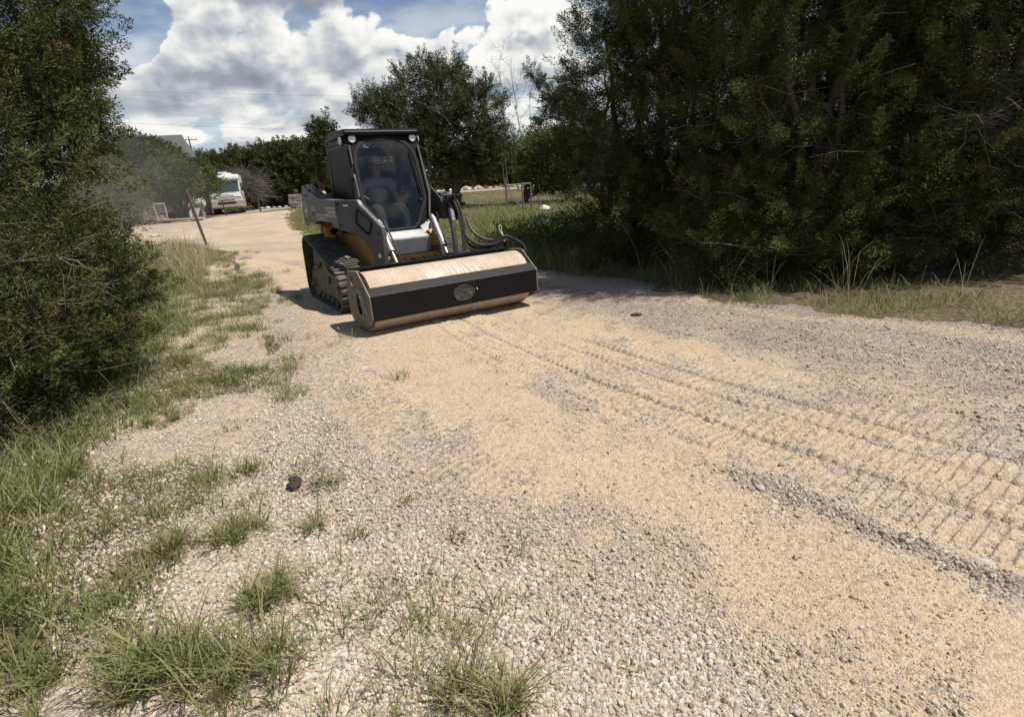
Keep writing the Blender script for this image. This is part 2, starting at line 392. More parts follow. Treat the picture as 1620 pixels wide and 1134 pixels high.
def masks(x, y):
    """dust, vegetation soil, grey tone of the gravel"""
    n = ncurve(x, y); s = ss(x, y); rr = np.hypot(x, y)
    nz = fbm(x, y, 1.3, 4, 51) - .5; nf = fbm(x, y, 6.0, 3, 52) - .5; nb = fbm(x, y, .35, 3, 53) - .5
    wid = 0.25 + 0.05 * rr
    D = .93 * sstep(-1, 1, (x - xde(y) + 1.3 * nz * (.35 + .06 * rr) + nf * .3) / (wid * 1.3))
    D = np.maximum(D, (.72 + .5 * nf) * band(n, .80, 1.42, .10) * sstep(-6.0, -4.5, s) * (1 - sstep(-2.6, -1.4, s + nz)))
    # loose stone patches inside the dust
    pch = fbm(x, y, 1.5, 5, 61, .62) - .5 + .05 * sstep(-3, -1, s)
    core_ = band(n, 1.45 + .04 * np.clip(s + 2.6, 0, 2), 2.10, .12)
    D = np.maximum(D, core_ * (x > xde(y) - .1) * (.95 + .6 * nf))
    D = D * (1 - .50 * sstep(.05, .24, pch) * (rr < 9) * (1 - .75 * core_))
    rg = sstep(3.3, 4.5, n + .9 * nz + .25 * nf) * (1 - sstep(8.5, 12.5, y))
    D = D * (1 - .72 * rg)
    wr = np.exp(-((n - 2.17 - .1 * nz) / .075) ** 2) * (.4 + 1.2 * fbm(x, y, 2.2, 3, 43)) * (.25 * sstep(-4.2, -2.6, s) + .65 * sstep(-2.2, -.9, s))
    D = D * (1 - .85 * np.clip(wr * (1 + 1.5 * nf), 0, 1))
    D = np.maximum(D, band(n, 2.3, 3.55, .06) * (.66 + 1.0 * nf + .5 * nz - .25 * sstep(3.0, 3.6, n)) * (rr < 9))
    D = D * (1 - .35 * sstep(.05, .2, nf))
    pb = printband(x, y)
    D = D * (1 - .42 * pb * (1 - prints(x, y)))
    strk = fbm(n * 5.5, s * .5, 1.0, 3, 47) - .5
    edge = 1 - sstep(0, .8, np.abs(x - xr(y) + .45 + nz) ) 
    D = np.maximum(D, .55 * edge * (y < 9.5) * (y > 1))
    # apron and far road
    ry = ROADY(x); far = sstep(-3.4, -2.6, y - ry + 1.2 * nb) * (1 - sstep(2.4, 3.2, y - ry + .8 * nb))
    far = far * (x > -75) * (x < 95)
    inroad = (x > xv(y) + .7 * nz) * (x < xr(y) + .8 * nz + .5 * nf - .05)
    inroad = np.where(y > 44, 0, inroad)
    # vegetation: outside the roads
    V = 1.0 - np.clip(inroad + far, 0, 1)
    patch = sstep(-.08, .10, fbm(x, y, .9, 4, 71) - .5 + .09 * np.clip(xv(y) - x - .3, -1, 2.2))
    lft = (x < xv(y)) & (y < 16)
    V = np.where(lft, V * np.maximum(patch * .8, sstep(1.6, 2.6, xv(y) - x)), V)
    D = np.where(lft, np.maximum(0, .3 + nb + nf) * (1 - patch), D)
    D = np.where((y > 12) & (V < .5), np.clip(.62 + 1.3 * nz + .8 * nb, 0.1, 1), D)
    D = np.where(far > .5, .35 + nb, D)
    Tn = np.clip(.30 + (.65 + 1.6 * strk) * rg + .9 * wr + 1.2 * nz + .55 * sstep(-3.2, -2.2, s) * band(n, 1.3, 1.75, .15), 0, 1)
    Tn = np.where(lft, .12 + nz, Tn); Tn = np.where(far > .5, .5 + nz, Tn)
    return np.clip(D, 0, 1), np.clip(V, 0, 1), np.clip(Tn, 0, 1)

th = np.concatenate([np.arange(78, 62, -.5), np.arange(62, 26, -.075), np.arange(26, 12, -.045), np.arange(12, 6.0, -.06), np.arange(6.0, 2.5, -.05)])
rad = np.concatenate([[0.02], CAM_H / np.tan(np.radians(th)), np.geomspace(36, 2400, 90)])
ang = np.concatenate([np.arange(-48.5, 48.5, .078), np.arange(48.5, 311.5, 2.5)])
AA, RRr = np.meshgrid(np.radians(ang), rad)
GX = (RRr * np.sin(AA)).ravel(); GY = (RRr * np.cos(AA)).ravel()
GZ = H(GX, GY)
nr, na = len(rad), len(ang)
ii = np.arange(nr - 1)[:, None] * na; jj = np.arange(na)[None, :]; j2 = (jj + 1) % na
Fq = np.stack([ii + jj, ii + na + jj, ii + na + j2, ii + j2], -1).reshape(-1, 4)
Dm, Vm, Tm = masks(GX, GY)

gm, q, b, out = newmat('ground')
oc = q.n('ShaderNodeTexCoord').outputs['Object']
at = q.n('ShaderNodeAttribute', attribute_name='tone'); aD, aV, aT = q.xyz(at.outputs['Color'])
v1 = q.voro(oc, 62); v2 = q.voro(oc, 130); v3 = q.voro(oc, 26)
nfine = q.noise(oc, 260, 3, 0.6); nmid = q.noise(oc, 22, 5, 0.6); nlow = q.noise(oc, 2.2, 5, 0.6)
c1 = q.xyz(v1.outputs['Color'])[0]; c2 = q.xyz(v2.outputs['Color'])[1]
cc = q.math('ADD', q.math('MULTIPLY', c1, .65), q.math('MULTIPLY', c2, .35))
rp = q.n('ShaderNodeValToRGB'); q.put(rp.inputs[0], cc); e = rp.color_ramp.elements
e[0].position = .1; e[0].color = (.17, .135, .105, 1); e[1].position = .95; e[1].color = (.58, .51, .405, 1)
for ps_, c_ in ((.3, (.34, .285, .225, 1)), (.6, (.50, .43, .34, 1))):
    x_ = rp.color_ramp.elements.new(ps_); x_.color = c_
gcol = q.mix(q.math('MULTIPLY', aT, .85), rp.outputs[0], q.mix(cc, (.15, .125, .10), (.42, .355, .29)))
dcol = q.mix(nlow, (.475, .345, .22), (.61, .465, .31))
dcol = q.mix(q.mr(nmid, .55, .8, 0, .5), dcol, (.34, .26, .185))
dcol = q.mix(q.mr(nfine, .50, .62, 0, .48), dcol, (.25, .195, .145))
dcol = q.mix(q.mr(c1, .80, .84, 0, .5), dcol, (.24, .20, .16))
dcol = q.mix(q.mr(c2, .82, .9, 0, .45), dcol, (.62, .55, .44))
fD = q.mr(q.math('ADD', aD, q.math('MULTIPLY', q.math('SUBTRACT', q.math('ADD', nmid, q.math('MULTIPLY', c1, .35)), .67), 1.1)), .18, .86)
col = q.mix(fD, gcol, dcol)
soil = q.mix(q.mr(nmid, .35, .65), (.085, .062, .04), (.22, .17, .11))
veg = q.mix(q.noise(oc, .35, 6, .65), (.095, .115, .035), (.20, .19, .075))
soil = q.mix(q.mr(q.noise(oc, 9, 5, .7), .46, .70), soil, veg)
fV = q.mr(q.math('ADD', aV, q.math('MULTIPLY', q.math('SUBTRACT', nmid, .5), 1.2)), .3, .75)
col = q.mix(fV, col, soil)
q.put(b.inputs['Base Color'], col); b.inputs['Roughness'].default_value = .95; b.inputs['Specular IOR Level'].default_value = .15
hs = q.math('ADD', q.math('MULTIPLY', q.mr(v1.outputs['Distance'], 0, .7, 1, 0, smooth=False), .011), q.math('MULTIPLY', q.mr(v2.outputs['Distance'], 0, .7, 1, 0, smooth=False), .0045))
hs = q.math('ADD', hs, q.math('MULTIPLY', q.math('MULTIPLY', c1, c1), .008))
hd = q.math('ADD', q.math('MULTIPLY', nmid, .007), q.math('ADD', q.math('MULTIPLY', nfine, .003), q.math('ADD', q.math('MULTIPLY', q.mr(v2.outputs['Distance'], 0, .6, 1, 0, smooth=False), .0035), q.math('MULTIPLY', q.mr(v1.outputs['Distance'], .0, .45, 1, 0, smooth=False), .003))))
hmix = q.n('ShaderNodeMix', data_type='FLOAT'); q.put(hmix.inputs[0], fD); q.put(hmix.inputs[2], hs); q.put(hmix.inputs[3], hd)
bp = q.n('ShaderNodeBump'); bp.inputs['Strength'].default_value = .9; bp.inputs['Distance'].default_value = 1.0
q.put(bp.inputs['Height'], hmix.outputs[0]); q.put(b.inputs['Normal'], bp.outputs[0])
ground = np_mesh('ground', np.stack([GX, GY, GZ], -1), Fq, gm, smooth=True, cols=np.stack([Dm, Vm, Tm], -1))
tag(ground, kind='structure')

# loose stones on the surface
T_ = (1 + 5 ** .5) / 2
ICO = np.array([(-1, T_, 0), (1, T_, 0), (-1, -T_, 0), (1, -T_, 0), (0, -1, T_), (0, 1, T_), (0, -1, -T_), (0, 1, -T_), (T_, 0, -1), (T_, 0, 1), (-T_, 0, -1), (-T_, 0, 1)]) / math.hypot(1, T_)
ICOF = np.array([(0, 11, 5), (0, 5, 1), (0, 1, 7), (0, 7, 10), (0, 10, 11), (1, 5, 9), (5, 11, 4), (11, 10, 2), (10, 7, 6), (7, 1, 8), (3, 9, 4), (3, 4, 2), (3, 2, 6), (3, 6, 8), (3, 8, 9), (4, 9, 5), (2, 4, 11), (6, 2, 10), (8, 6, 7), (9, 8, 1)])
def rand_rot(N):
    qn = rng.normal(size=(N, 4)); qn /= np.linalg.norm(qn, axis=1)[:, None]; w_, x, y, z = qn.T
    return np.stack([1 - 2 * (y * y + z * z), 2 * (x * y - z * w_), 2 * (x * z + y * w_), 2 * (x * y + z * w_), 1 - 2 * (x * x + z * z), 2 * (y * z - x * w_), 2 * (x * z - y * w_), 2 * (y * z + x * w_), 1 - 2 * (x * x + y * y)], -1).reshape(-1, 3, 3)
def stones(name, x, y, r, mat, sink=.35, tone=None, tan=None):
    N = len(x)
    v = ICO[None] * (1 + rng.normal(0, .17, (N, 12, 1))) * np.stack([np.ones(N), rng.uniform(.62, 1, N), rng.uniform(.45, .85, N)], -1)[:, None]
    v = np.einsum('nij,nkj->nki', rand_rot(N), v) * r[:, None, None]
    z = H(x, y) + r * (rng.uniform(-.35, .70, N) - (0 if tan is None else .55 * np.clip(tan, 0, 1)))
    v = v + np.stack([x, y, z], -1)[:, None]
    F = (ICOF[None] + (np.arange(N) * 12)[:, None, None]).reshape(-1, 3)
    t = rng.uniform(0, 1, N) if tone is None else tone
    cols = np.repeat(np.stack([t, np.clip(rng.uniform(0, 1, N) + (0 if tan is None else tan), 0, 1), t * 0], -1), 12, 0)
    return np_mesh(name, v.reshape(-1, 3), F, mat, cols=cols)
stm, q, b, out = newmat('limestone_gravel')
at = q.n('ShaderNodeAttribute', attribute_name='tone'); t0, t1, _ = q.xyz(at.outputs['Color'])
rp = q.n('ShaderNodeValToRGB'); q.put(rp.inputs[0], t0); e = rp.color_ramp.elements
e[0].position = 0; e[0].color = (.17, .14, .115, 1); e[1].position = 1; e[1].color = (.72, .65, .54, 1)
for ps_, c_ in ((.25, (.31, .26, .205, 1)), (.6, (.47, .41, .325, 1))):
    x_ = rp.color_ramp.elements.new(ps_); x_.color = c_
c_ = q.mix(q.mr(t1, .6, 1, 0, .75), rp.outputs[0], (.50, .395, .28))
c_ = q.mix(q.mr(q.noise(q.n('ShaderNodeTexCoord').outputs['Object'], 150, 3, .6), .35, .7, 0, .35), c_, (.42, .34, .25))
q.put(b.inputs['Base Color'], c_); b.inputs['Roughness'].default_value = .9; b.inputs['Specular IOR Level'].default_value = .2
N = 390000
tt = np.radians(rng.uniform(8.0, 58, N)); aa = np.radians(rng.uniform(-48, 48, N)); rr = CAM_H / np.tan(tt) * (1 + rng.normal(0, .01, N))
sx, sy = rr * np.sin(aa), rr * np.cos(aa)
d_, v_, t_ = masks(sx, sy)
kp = rng.uniform(0, 1, N) < np.clip(.92 * (1 - d_) ** 2.0 * (1 - .55 * v_) + .03, 0, 1) * np.clip((rr / 1.2) ** .5, .5, 1)
kp &= rng.uniform(0, 1, N) > .88 * printband(sx, sy); kp &= ~((nn(sx, sy) > 6.6) & (sy > 3)); kp &= (sx > xv(sy) - 2.6)
sx, sy, rr, t_, d_ = sx[kp], sy[kp], rr[kp], t_[kp], d_[kp]
kq = (sx < xr(sy) - .05) | (sy > 9); sx, sy, rr, t_, d_ = sx[kq], sy[kq], rr[kq], t_[kq], d_[kq]
size = np.exp(rng.normal(math.log(.0051), .42, len(sx))) * (1 + .04 * rr) * (1 + .08 * t_); size = np.minimum(size, .0145)
tone_ = np.clip(rng.beta(2.2, 1.9, len(sx)) - .16 * t_ + .05, 0, 1)
tag(stones('gravel', sx, sy, size, stm, tone=tone_, tan=.75 * d_), 'loose pale crushed limestone gravel scattered over the driveway and its verge', 'gravel', kind='stuff')

N = 150000
tt = np.radians(rng.uniform(12, 58, N)); aa = np.radians(rng.uniform(-46, 48, N)); rr = CAM_H / np.tan(tt)
sx, sy = rr * np.sin(aa), rr * np.cos(aa); d_, v_, t_ = masks(sx, sy)
kp = (rng.uniform(0, 1, N) < (.20 + .35 * d_) * (1 - .8 * printband(sx, sy))) & (v_ < .5) & (sx < xr(sy)) & (sx > xv(sy) - .4)
sx, sy, d_ = sx[kp], sy[kp], d_[kp]
tag(stones('grit', sx, sy, np.minimum(np.exp(rng.normal(math.log(.0027), .35, len(sx))), .0065), stm, tone=rng.beta(1.3, 1.6, len(sx)), tan=.35 * d_), 'fine stone grit pressed into the tan road dust', 'grit', kind='stuff')

def rock(name, label, cat, px, py, r, flat=.6, group=None, mat=None, seed=0, xy=None, zoff=0.0, stretch=1.3, sub=3):
    x, y = xy if xy else G(px, py)
    bm = bmesh.new(); bmesh.ops.create_icosphere(bm, subdivisions=sub, radius=1)
    rs = np.random.default_rng(seed + 100)
    dirs = rs.normal(size=(9, 3)); dirs /= np.linalg.norm(dirs, axis=1)[:, None]; hh = rs.uniform(.62, .9, 9)
    for v in bm.verts:
        p = np.array(v.co); 
        for d, h in zip(dirs, hh):
            k = p @ d
            if k > h: p = p - d * (k - h) * .9
        p = p * (1 + .08 * math.sin(7 * p[0] + seed) * math.cos(6 * p[1] + 5 * p[2]))
        v.co = (p[0] * r * stretch, p[1] * r, p[2] * r * flat)
    me = bpy.data.meshes.new(name); bm.to_mesh(me); bm.free()
    me.materials.append(mat); o = bpy.data.objects.new(name, me); COL.objects.link(o)
    o.location = (x, y, float(H(x, y)) + r * flat * .35 + zoff); o.rotation_euler = (0, 0, rs.uniform(0, 6))
    return tag(o, label, cat, group)
m_white = paint('white_limestone', (.72, .68, .60), .85, dust=.25, dcol=(.5, .42, .32), bump=.006, bscale=30)
m_greyrock = paint('grey_limestone', (.42, .37, .31), .9, bump=.006, bscale=40, var=.3)
m_dark = paint('dark_clod', (.045, .038, .032), .85, bump=.02, bscale=18, var=.4)
rock('limestone_rock', 'small bright white limestone rock in the grass at the left edge', 'rock', 66, 844, .034, .75, mat=m_white, seed=1)
rock('limestone_rock', 'flat pale stone lying just left of the bright white one in the grass', 'rock', 20, 836, .024, .5, mat=m_white, seed=9)
rock('limestone_rock', 'pale rock half sunk in the dust below the roller, beside the tread print', 'rock', 714, 679, .042, .5, mat=m_greyrock, seed=3)
rock('limestone_rock', 'small pale stone sitting alone in the middle of the track prints', 'rock', 1240, 734, .020, .7, mat=m_greyrock, seed=4)
rock('limestone_rock', 'pale flat rock in the ridge of loose stone at the right edge', 'rock', 1557, 897, .03, .4, mat=m_greyrock, seed=5)
rock('limestone_rock', 'pale stone where the ridge of loose gravel begins, near the track prints', 'rock', 1203, 776, .020, .6, mat=m_greyrock, seed=6)
rock('clod', 'small dark clod on the shaded gravel right of the roller', 'clod', 1007, 498, .05, .5, mat=m_dark, seed=7)
# dark crumpled lump on the verge
bm = bmesh.new()
for k, (dx, dy, dz, r_) in enumerate([(0, 0, .015, .026), (.016, .012, .034, .024), (-.012, .02, .04, .02), (.004, -.02, .012, .02), (.02, -.006, .018, .018), (-.018, -.004, .018, .018)]):
    bmesh.ops.create_icosphere(bm, subdivisions=3, radius=r_, matrix=Matrix.Translation((dx, dy, dz)))
me = bpy.data.meshes.new('dried_lump'); bm.to_mesh(me); bm.free(); me.materials.append(m_dark)
lump = bpy.data.objects.new('dried_lump', me); COL.objects.link(lump)
rm = lump.modifiers.new('join', 'REMESH'); rm.mode = 'VOXEL'; rm.voxel_size = .0035
dt = bpy.data.textures.new('crumple', 'CLOUDS'); dt.noise_scale = .02; dm = lump.modifiers.new('crumple', 'DISPLACE'); dm.texture = dt; dm.strength = .014
gx_, gy_ = G(466, 772); lump.location = (gx_, gy_, float(H(gx_, gy_)) + .004)
tag(lump, 'black crumpled dried lump lying on the pale gravel verge', 'lump')
# ------------------------------------------------------------------ tracked loader
MX, MY, MYAW = -1.660, 7.856, R(-58.53)
GZm = float(H0(MX, MY)) - .012
m_char = paint('charcoal_paint', (.085, .088, .096), .40, dust=.22, dcol=(.24, .20, .155), scale=4, spec=.5, bump=.0015, bscale=25)
m_black = paint('black_paint', (.004, .004, .005), .45, dust=.015, scale=5, spec=.22)
m_blackm = paint('black_trim', (.007, .007, .008), .6, dust=.03, spec=.3)
m_yellow = paint('yellow_paint', (.50, .25, .03), .45, dust=.30, scale=5, coat=.2)
m_rubber = paint('track_rubber', (.020, .020, .021), .62, dust=.42, dcol=(.38, .32, .25), scale=9, bump=.002, bscale=60)
m_under = paint('dusty_steel', (.10, .078, .06), .75, dust=.85, dcol=(.38, .30, .22), scale=8, bump=.004)
m_chrome = paint('cylinder_steel', (.34, .33, .31), .38, metal=.6, dust=.3, scale=10)
m_lightgrey = paint('step_grey', (.50, .50, .50), .42, dust=.3, scale=8)
m_hose = paint('hose_rubber', (.012, .012, .013), .5, dust=.15)
m_fit = paint('fitting_steel', (.35, .33, .30), .35, metal=.8)
m_seat = paint('seat_vinyl', (.02, .02, .022), .6)
m_decal = paint('decal_white', (.80, .79, .76), .6, var=.08)
m_lamp, q, b, out = newmat('lamp_lens')
b.inputs['Base Color'].default_value = (.80, .80, .74, 1); b.inputs['Roughness'].default_value = .12
glass, q, b, out = newmat('cab_glass')
tr = q.n('ShaderNodeBsdfTransparent'); tr.inputs[0].default_value = (.68, .71, .71, 1)
gl = q.n('ShaderNodeBsdfGlossy'); gl.inputs['Roughness'].default_value = .02; gl.inputs[0].default_value = (1, 1, 1, 1)
lw = q.n('ShaderNodeLayerWeight'); lw.inputs[0].default_value = .5
fr = q.mr(lw.outputs['Facing'], 0, 1, .035, .40)
mx_ = q.n('ShaderNodeMixShader'); q.put(mx_.inputs[0], fr); q.t.links.new(tr.outputs[0], mx_.inputs[1]); q.t.links.new(gl.outputs[0], mx_.inputs[2]); q.t.links.new(mx_.outputs[0], out.inputs[0])

ML = empty('track_loader', (MX, MY, GZm), MYAW, 'charcoal and yellow compact track loader with an enclosed cab driving over the gravel', 'loader')

# --- undercarriages
CIRC = [(.565, .275, .245), (.50, .215, .195), (-.76, .225, .205), (-.72, .665, .200)]      # front idler, rollers, rear idler, sprocket (x, z, r) inside the belt
def hull(pts):
    pts = sorted(set(pts)); 
    def half(ps):
        h = []
        for p in ps:
            while len(h) > 1 and (h[-1][0] - h[-2][0]) * (p[1] - h[-2][1]) - (h[-1][1] - h[-2][1]) * (p[0] - h[-2][0]) <= 0: h.pop()
            h.append(p)
        return h
    a = half(pts); b_ = half(pts[::-1]); return a[:-1] + b_[:-1]
def loop_at(off):
    pts = []
    for cx_, cz_, r_ in CIRC:
        pts += [(round(cx_ + (r_ + off) * math.cos(t), 5), round(cz_ + (r_ + off) * math.sin(t), 5)) for t in np.linspace(0, 2 * math.pi, 64, endpoint=False)]
    return hull(pts)
def resample(lp, n):
    P = np.array(lp + [lp[0]]); d = np.r_[0, np.cumsum(np.hypot(*np.diff(P, axis=0).T))]
    t = np.linspace(0, d[-1], n, endpoint=False); return np.stack([np.interp(t, d, P[:, 0]), np.interp(t, d, P[:, 1])], 1), d[-1]
def undercarriage(sgn):
    y0, y1 = (-.97, -.53) if sgn < 0 else (.53, .97)
    yo = y0 if sgn < 0 else y1; yi = y1 if sgn < 0 else y0
    f = MB()
    # frame: long box with a raised sprocket post
    prof = [(-.66, .20), (-.62, .12), (.42, .12), (.50, .20), (.50, .36), (.40, .44), (.12, .47), (-.10, .60), (-.38, .72), (-.60, .70), (-.66, .55)]
    hol = [circle(-.28, .52, .07, 12, .05), [(.02, .30), (.14, .30), (.14, .40), (.02, .40)], [(.28, .24), (.30, .24), (.30, .40), (.28, .40)]]
    ya, yb = yo * .93, yi * 1.02
    f.plate(prof, hol, lambda x, z: (x, ya, z), lambda x, z: (x, ya - sgn * .02, z))
    f.prism([(-.60, .22), (.44, .22), (.44, .34), (-.60, .42)], lambda x, z: (x, ya - sgn * .10, z), lambda x, z: (x, yb, z))
    for xx in (-.5, -.25, 0, .25): f.cyl((xx, ya + sgn * .004, .50 if xx < 0 else .38), (xx, ya - sgn * .05, .50 if xx < 0 else .38), .018, n=8)
    f.bar((-.62, ya + sgn * .02, .46), (-.30, ya + sgn * .02, .50), .03, .03)
    U = f.build('undercarriage', m_under, ML, bevel=.006)
    # belt with lugs
    per_n = 96
    (Po, L) = resample(loop_at(.036), per_n * 1); 
    nl = int(round(L / .086)); Pm, L = resample(loop_at(.030), nl * 4); Pi, _ = resample(loop_at(0.0), nl * 4)
    # match inner ring by nearest direction of the outer normal
    tn = np.roll(Pm, -1, 0) - np.roll(Pm, 1, 0); tn /= np.linalg.norm(tn, axis=1)[:, None]; nv = np.stack([tn[:, 1], -tn[:, 0]], 1)
    belt = MB(); bm_ = belt.bm
    rings = []
    for k in range(len(Pm)):
        lug = k % 4 in (0, 1)
        rings.append([bm_.verts.new((Pm[k, 0] + nv[k, 0] * o_, y_, Pm[k, 1] + nv[k, 1] * o_)) for (y_, o_) in ((yo, -.03), (yo, .0), (yi, .0), (yi, -.03))])
    for k in range(len(rings)):
        a, b_ = rings[k], rings[(k + 1) % len(rings)]
        for j in range(4): bm_.faces.new((a[j], b_[j], b_[(j + 1) % 4], a[(j + 1) % 4]))
    for k in range(0, len(Pm), 4):
        p = (Pm[k] + Pm[(k + 1) % len(Pm)]) / 2; t2 = tn[k]; n2 = nv[k]
        for (ya_, yb_) in ((yo - sgn * .004, yo * .60 + yi * .40), (yo * .55 + yi * .45, yi + sgn * .004)):
            pts3 = []
            sk = .012
            for (tt_, oo, yy) in ((-.024, -.004, ya_), (.024, -.004, ya_), (.016, .024, ya_), (-.016, .024, ya_), (-.024 + sk, -.004, yb_), (.024 + sk, -.004, yb_), (.016 + sk, .024, yb_), (-.016 + sk, .024, yb_)):
                pts3.append(bm_.verts.new((p[0] + t2[0] * tt_ + n2[0] * oo, yy, p[1] + t2[1] * tt_ + n2[1] * oo)))
            a = pts3
            for fc in ((0, 1, 2, 3), (7, 6, 5, 4), (0, 4, 5, 1), (1, 5, 6, 2), (2, 6, 7, 3), (3, 7, 4, 0)): bm_.faces.new([a[i] for i in fc])
        # inner guide tooth
        ym = (yo + yi) / 2
        belt.box((p[0] - n2[0] * .05, ym, p[1] - n2[1] * .05), (.03, .05, .05))
    belt.build('rubber_track', m_rubber, U)
    ym = (yo + yi) / 2
    for (cx_, cz_, r_, nm) in ((.565, .275, .238, 'idler'), (-.76, .225, .198, 'idler')):
        w_ = MB()
        for yy in (ym - .12, ym + .12):
            w_.cyl((cx_, yy - .03, cz_), (cx_, yy + .03, cz_), r_, n=40); w_.cyl((cx_, yy - .034, cz_), (cx_, yy + .034, cz_), r_ * .45, n=24)
        w_.cyl((cx_, ym - .2, cz_), (cx_, ym + .2, cz_), .05, n=16)
        w_.build(nm, m_under, U, smooth=True)
    sp = MB(); prof = []
    for k in range(15):
        for (da, rr_) in ((0, .165), (.35, .195), (.5, .195), (.8, .165)): prof.append((-.72 + rr_ * math.cos((k + da) * 2 * math.pi / 15), .665 + rr_ * math.sin((k + da) * 2 * math.pi / 15)))
    sp.plate(prof, [circle(-.72 + .10 * math.cos(t), .665 + .10 * math.sin(t), .025, 10) for t in np.linspace(0, 2 * math.pi, 5, endpoint=False)], lambda x, z: (x, ym - .03, z), lambda x, z: (x, ym + .03, z))
    sp.cyl((-.72, ym - .10, .665), (-.72, ym + .10, .665), .06, n=20)
    sp.build('sprocket', m_under, U)
    for xx in (-.48, -.24, 0.0, .24):
        r_ = MB()
        for yy in (ym - .10, ym + .10): r_.cyl((xx, yy - .05, .118), (xx, yy + .05, .118), .098, n=24)
        r_.cyl((xx, ym - .19, .118), (xx, ym + .19, .118), .03, n=12)
        r_.build('track_roller', m_under, U, smooth=True)
    return U
undercarriage(-1); undercarriage(1)

# --- chassis
c = MB()
prof = [(-1.02, .32), (-.9, .22), (.55, .22), (.80, .36), (.84, .60), (.80, .70), (.55, .93), (-.95, .93), (-1.02, .85)]
c.prism(prof, lambda x, z: (x, -.47, z), lambda x, z: (x, .47, z))
c.box((.845, 0, .635), (.06, .72, .055)); c.box((.80, 0, .46), (.10, .80, .10))
for s_ in (-1, 1): 
    c.prism([(-1.15, .80), (-.35, .90), (-.55, 1.06), (-.95, 1.5), (-1.2, 1.5)], lambda x, z: (x, s_ * .50, z), lambda x, z: (x, s_ * .58, z))
    c.box((-.80, s_ * .62, .93), (.12, .16, .30)); c.box((-.55, s_ * .64, .90), (.10, .14, .22))
c.build('chassis', m_yellow, ML, bevel=.012)
e = MB()
e.prism([(-1.32, .55), (-.55, .60), (-.55, 1.38), (-.9, 1.46), (-1.28, 1.40), (-1.34, 1.2)], lambda x, z: (x, -.46, z), lambda x, z: (x, .46, z))
for k in range(7): e.box((-1.345, 0, .75 + k * .08), (.03, .7, .03))
e.build('engine_cover', m_blackm, ML, bevel=.02)
e = MB(); e.tube([(-.74, -.40, 1.40), (-.74, -.40, 1.98), (-.78, -.40, 2.04), (-.84, -.40, 2.04)], .036, 12); e.cyl((-.74, -.40, 1.42), (-.74, -.40, 1.78), .062, n=16)
e.build('exhaust_stack', m_blackm, ML, smooth=True)
e = MB(); e.box((-.66, -.47, 1.64), (.045, .03, .56), Matrix.Rotation(R(-7), 3, 'Y')); e.box((-.69, -.44, 1.93), (.10, .10, .05))
e.build('cab_rear_post', paint('rusty_post', (.20, .11, .06), .7, dust=.3), ML, bevel=.004)
nose = MB()       # bright sloping step and the dark plate below it
nose.prism([(.62, .93), (.66, .94), (.90, .875), (.90, .845), (.62, .87)], lambda x, z: (x, -.27, z), lambda x, z: (x, .27, z))
nose.prism([(.55, 1.0), (.68, .945), (.72, .90), (.60, .90)], lambda x, z: (x, .27, z), lambda x, z: (x, .42, z + .05))
nose.build('step', m_lightgrey, ML, bevel=.006)
np_ = MB(); np_.box((.885, 0, .755), (.025, .56, .17)); np_.box((.80, 0, .70), (.12, .80, .06)); np_.build('front_plate', m_char, ML, bevel=.004)

# --- cab : frame with openings, roof, doors
def fx(z): return .62 - (z - .93) * (.35 / 1.24)        # sloping front plane
outer = [(-.25, .905), (.25, .905), (.32, .95), (.515, 1.30), (.515, 2.06), (.47, 2.17), (-.47, 2.17), (-.515, 2.06), (-.515, 1.30), (-.32, .95)]
hole = [(-.19, .955), (.19, .955), (.26, 1.01), (.435, 1.32), (.425, 1.80), (.40, 1.93), (.32, 2.04), (.19, 2.105), (0, 2.125), (-.19, 2.105), (-.32, 2.04), (-.40, 1.93), (-.425, 1.80), (-.435, 1.32), (-.26, 1.01)]
cb = MB()
cb.plate(outer, [hole], lambda y, z: (fx(z) + .0, y, z), lambda y, z: (fx(z) - .045, y, z))
cb.prism([(-.62, .95), (-.52, .95), (-.46, 2.10), (-.56, 2.10)], lambda x, z: (x, -.50, z), lambda x, z: (x, -.44, z))
cb.prism([(-.62, .95), (-.52, .95), (-.46, 2.10), (-.56, 2.10)], lambda x, z: (x, .44, z), lambda x, z: (x, .50, z))
cb.box((-.05, 0, .93), (1.05, .98, .04)); cb.box((-.55, 0, 1.34), (.04, .90, .74)); cb.box((-.52, 0, 1.98), (.05, .90, .12))
for s_ in (-1, 1): cb.box((-.08, s_ * .485, 1.15), (1.02, .03, .34)); cb.box((-.06, s_ * .485, 2.08), (.74, .03, .06))
CAB = cb.build('cab_frame', m_black, ML, bevel=.006)
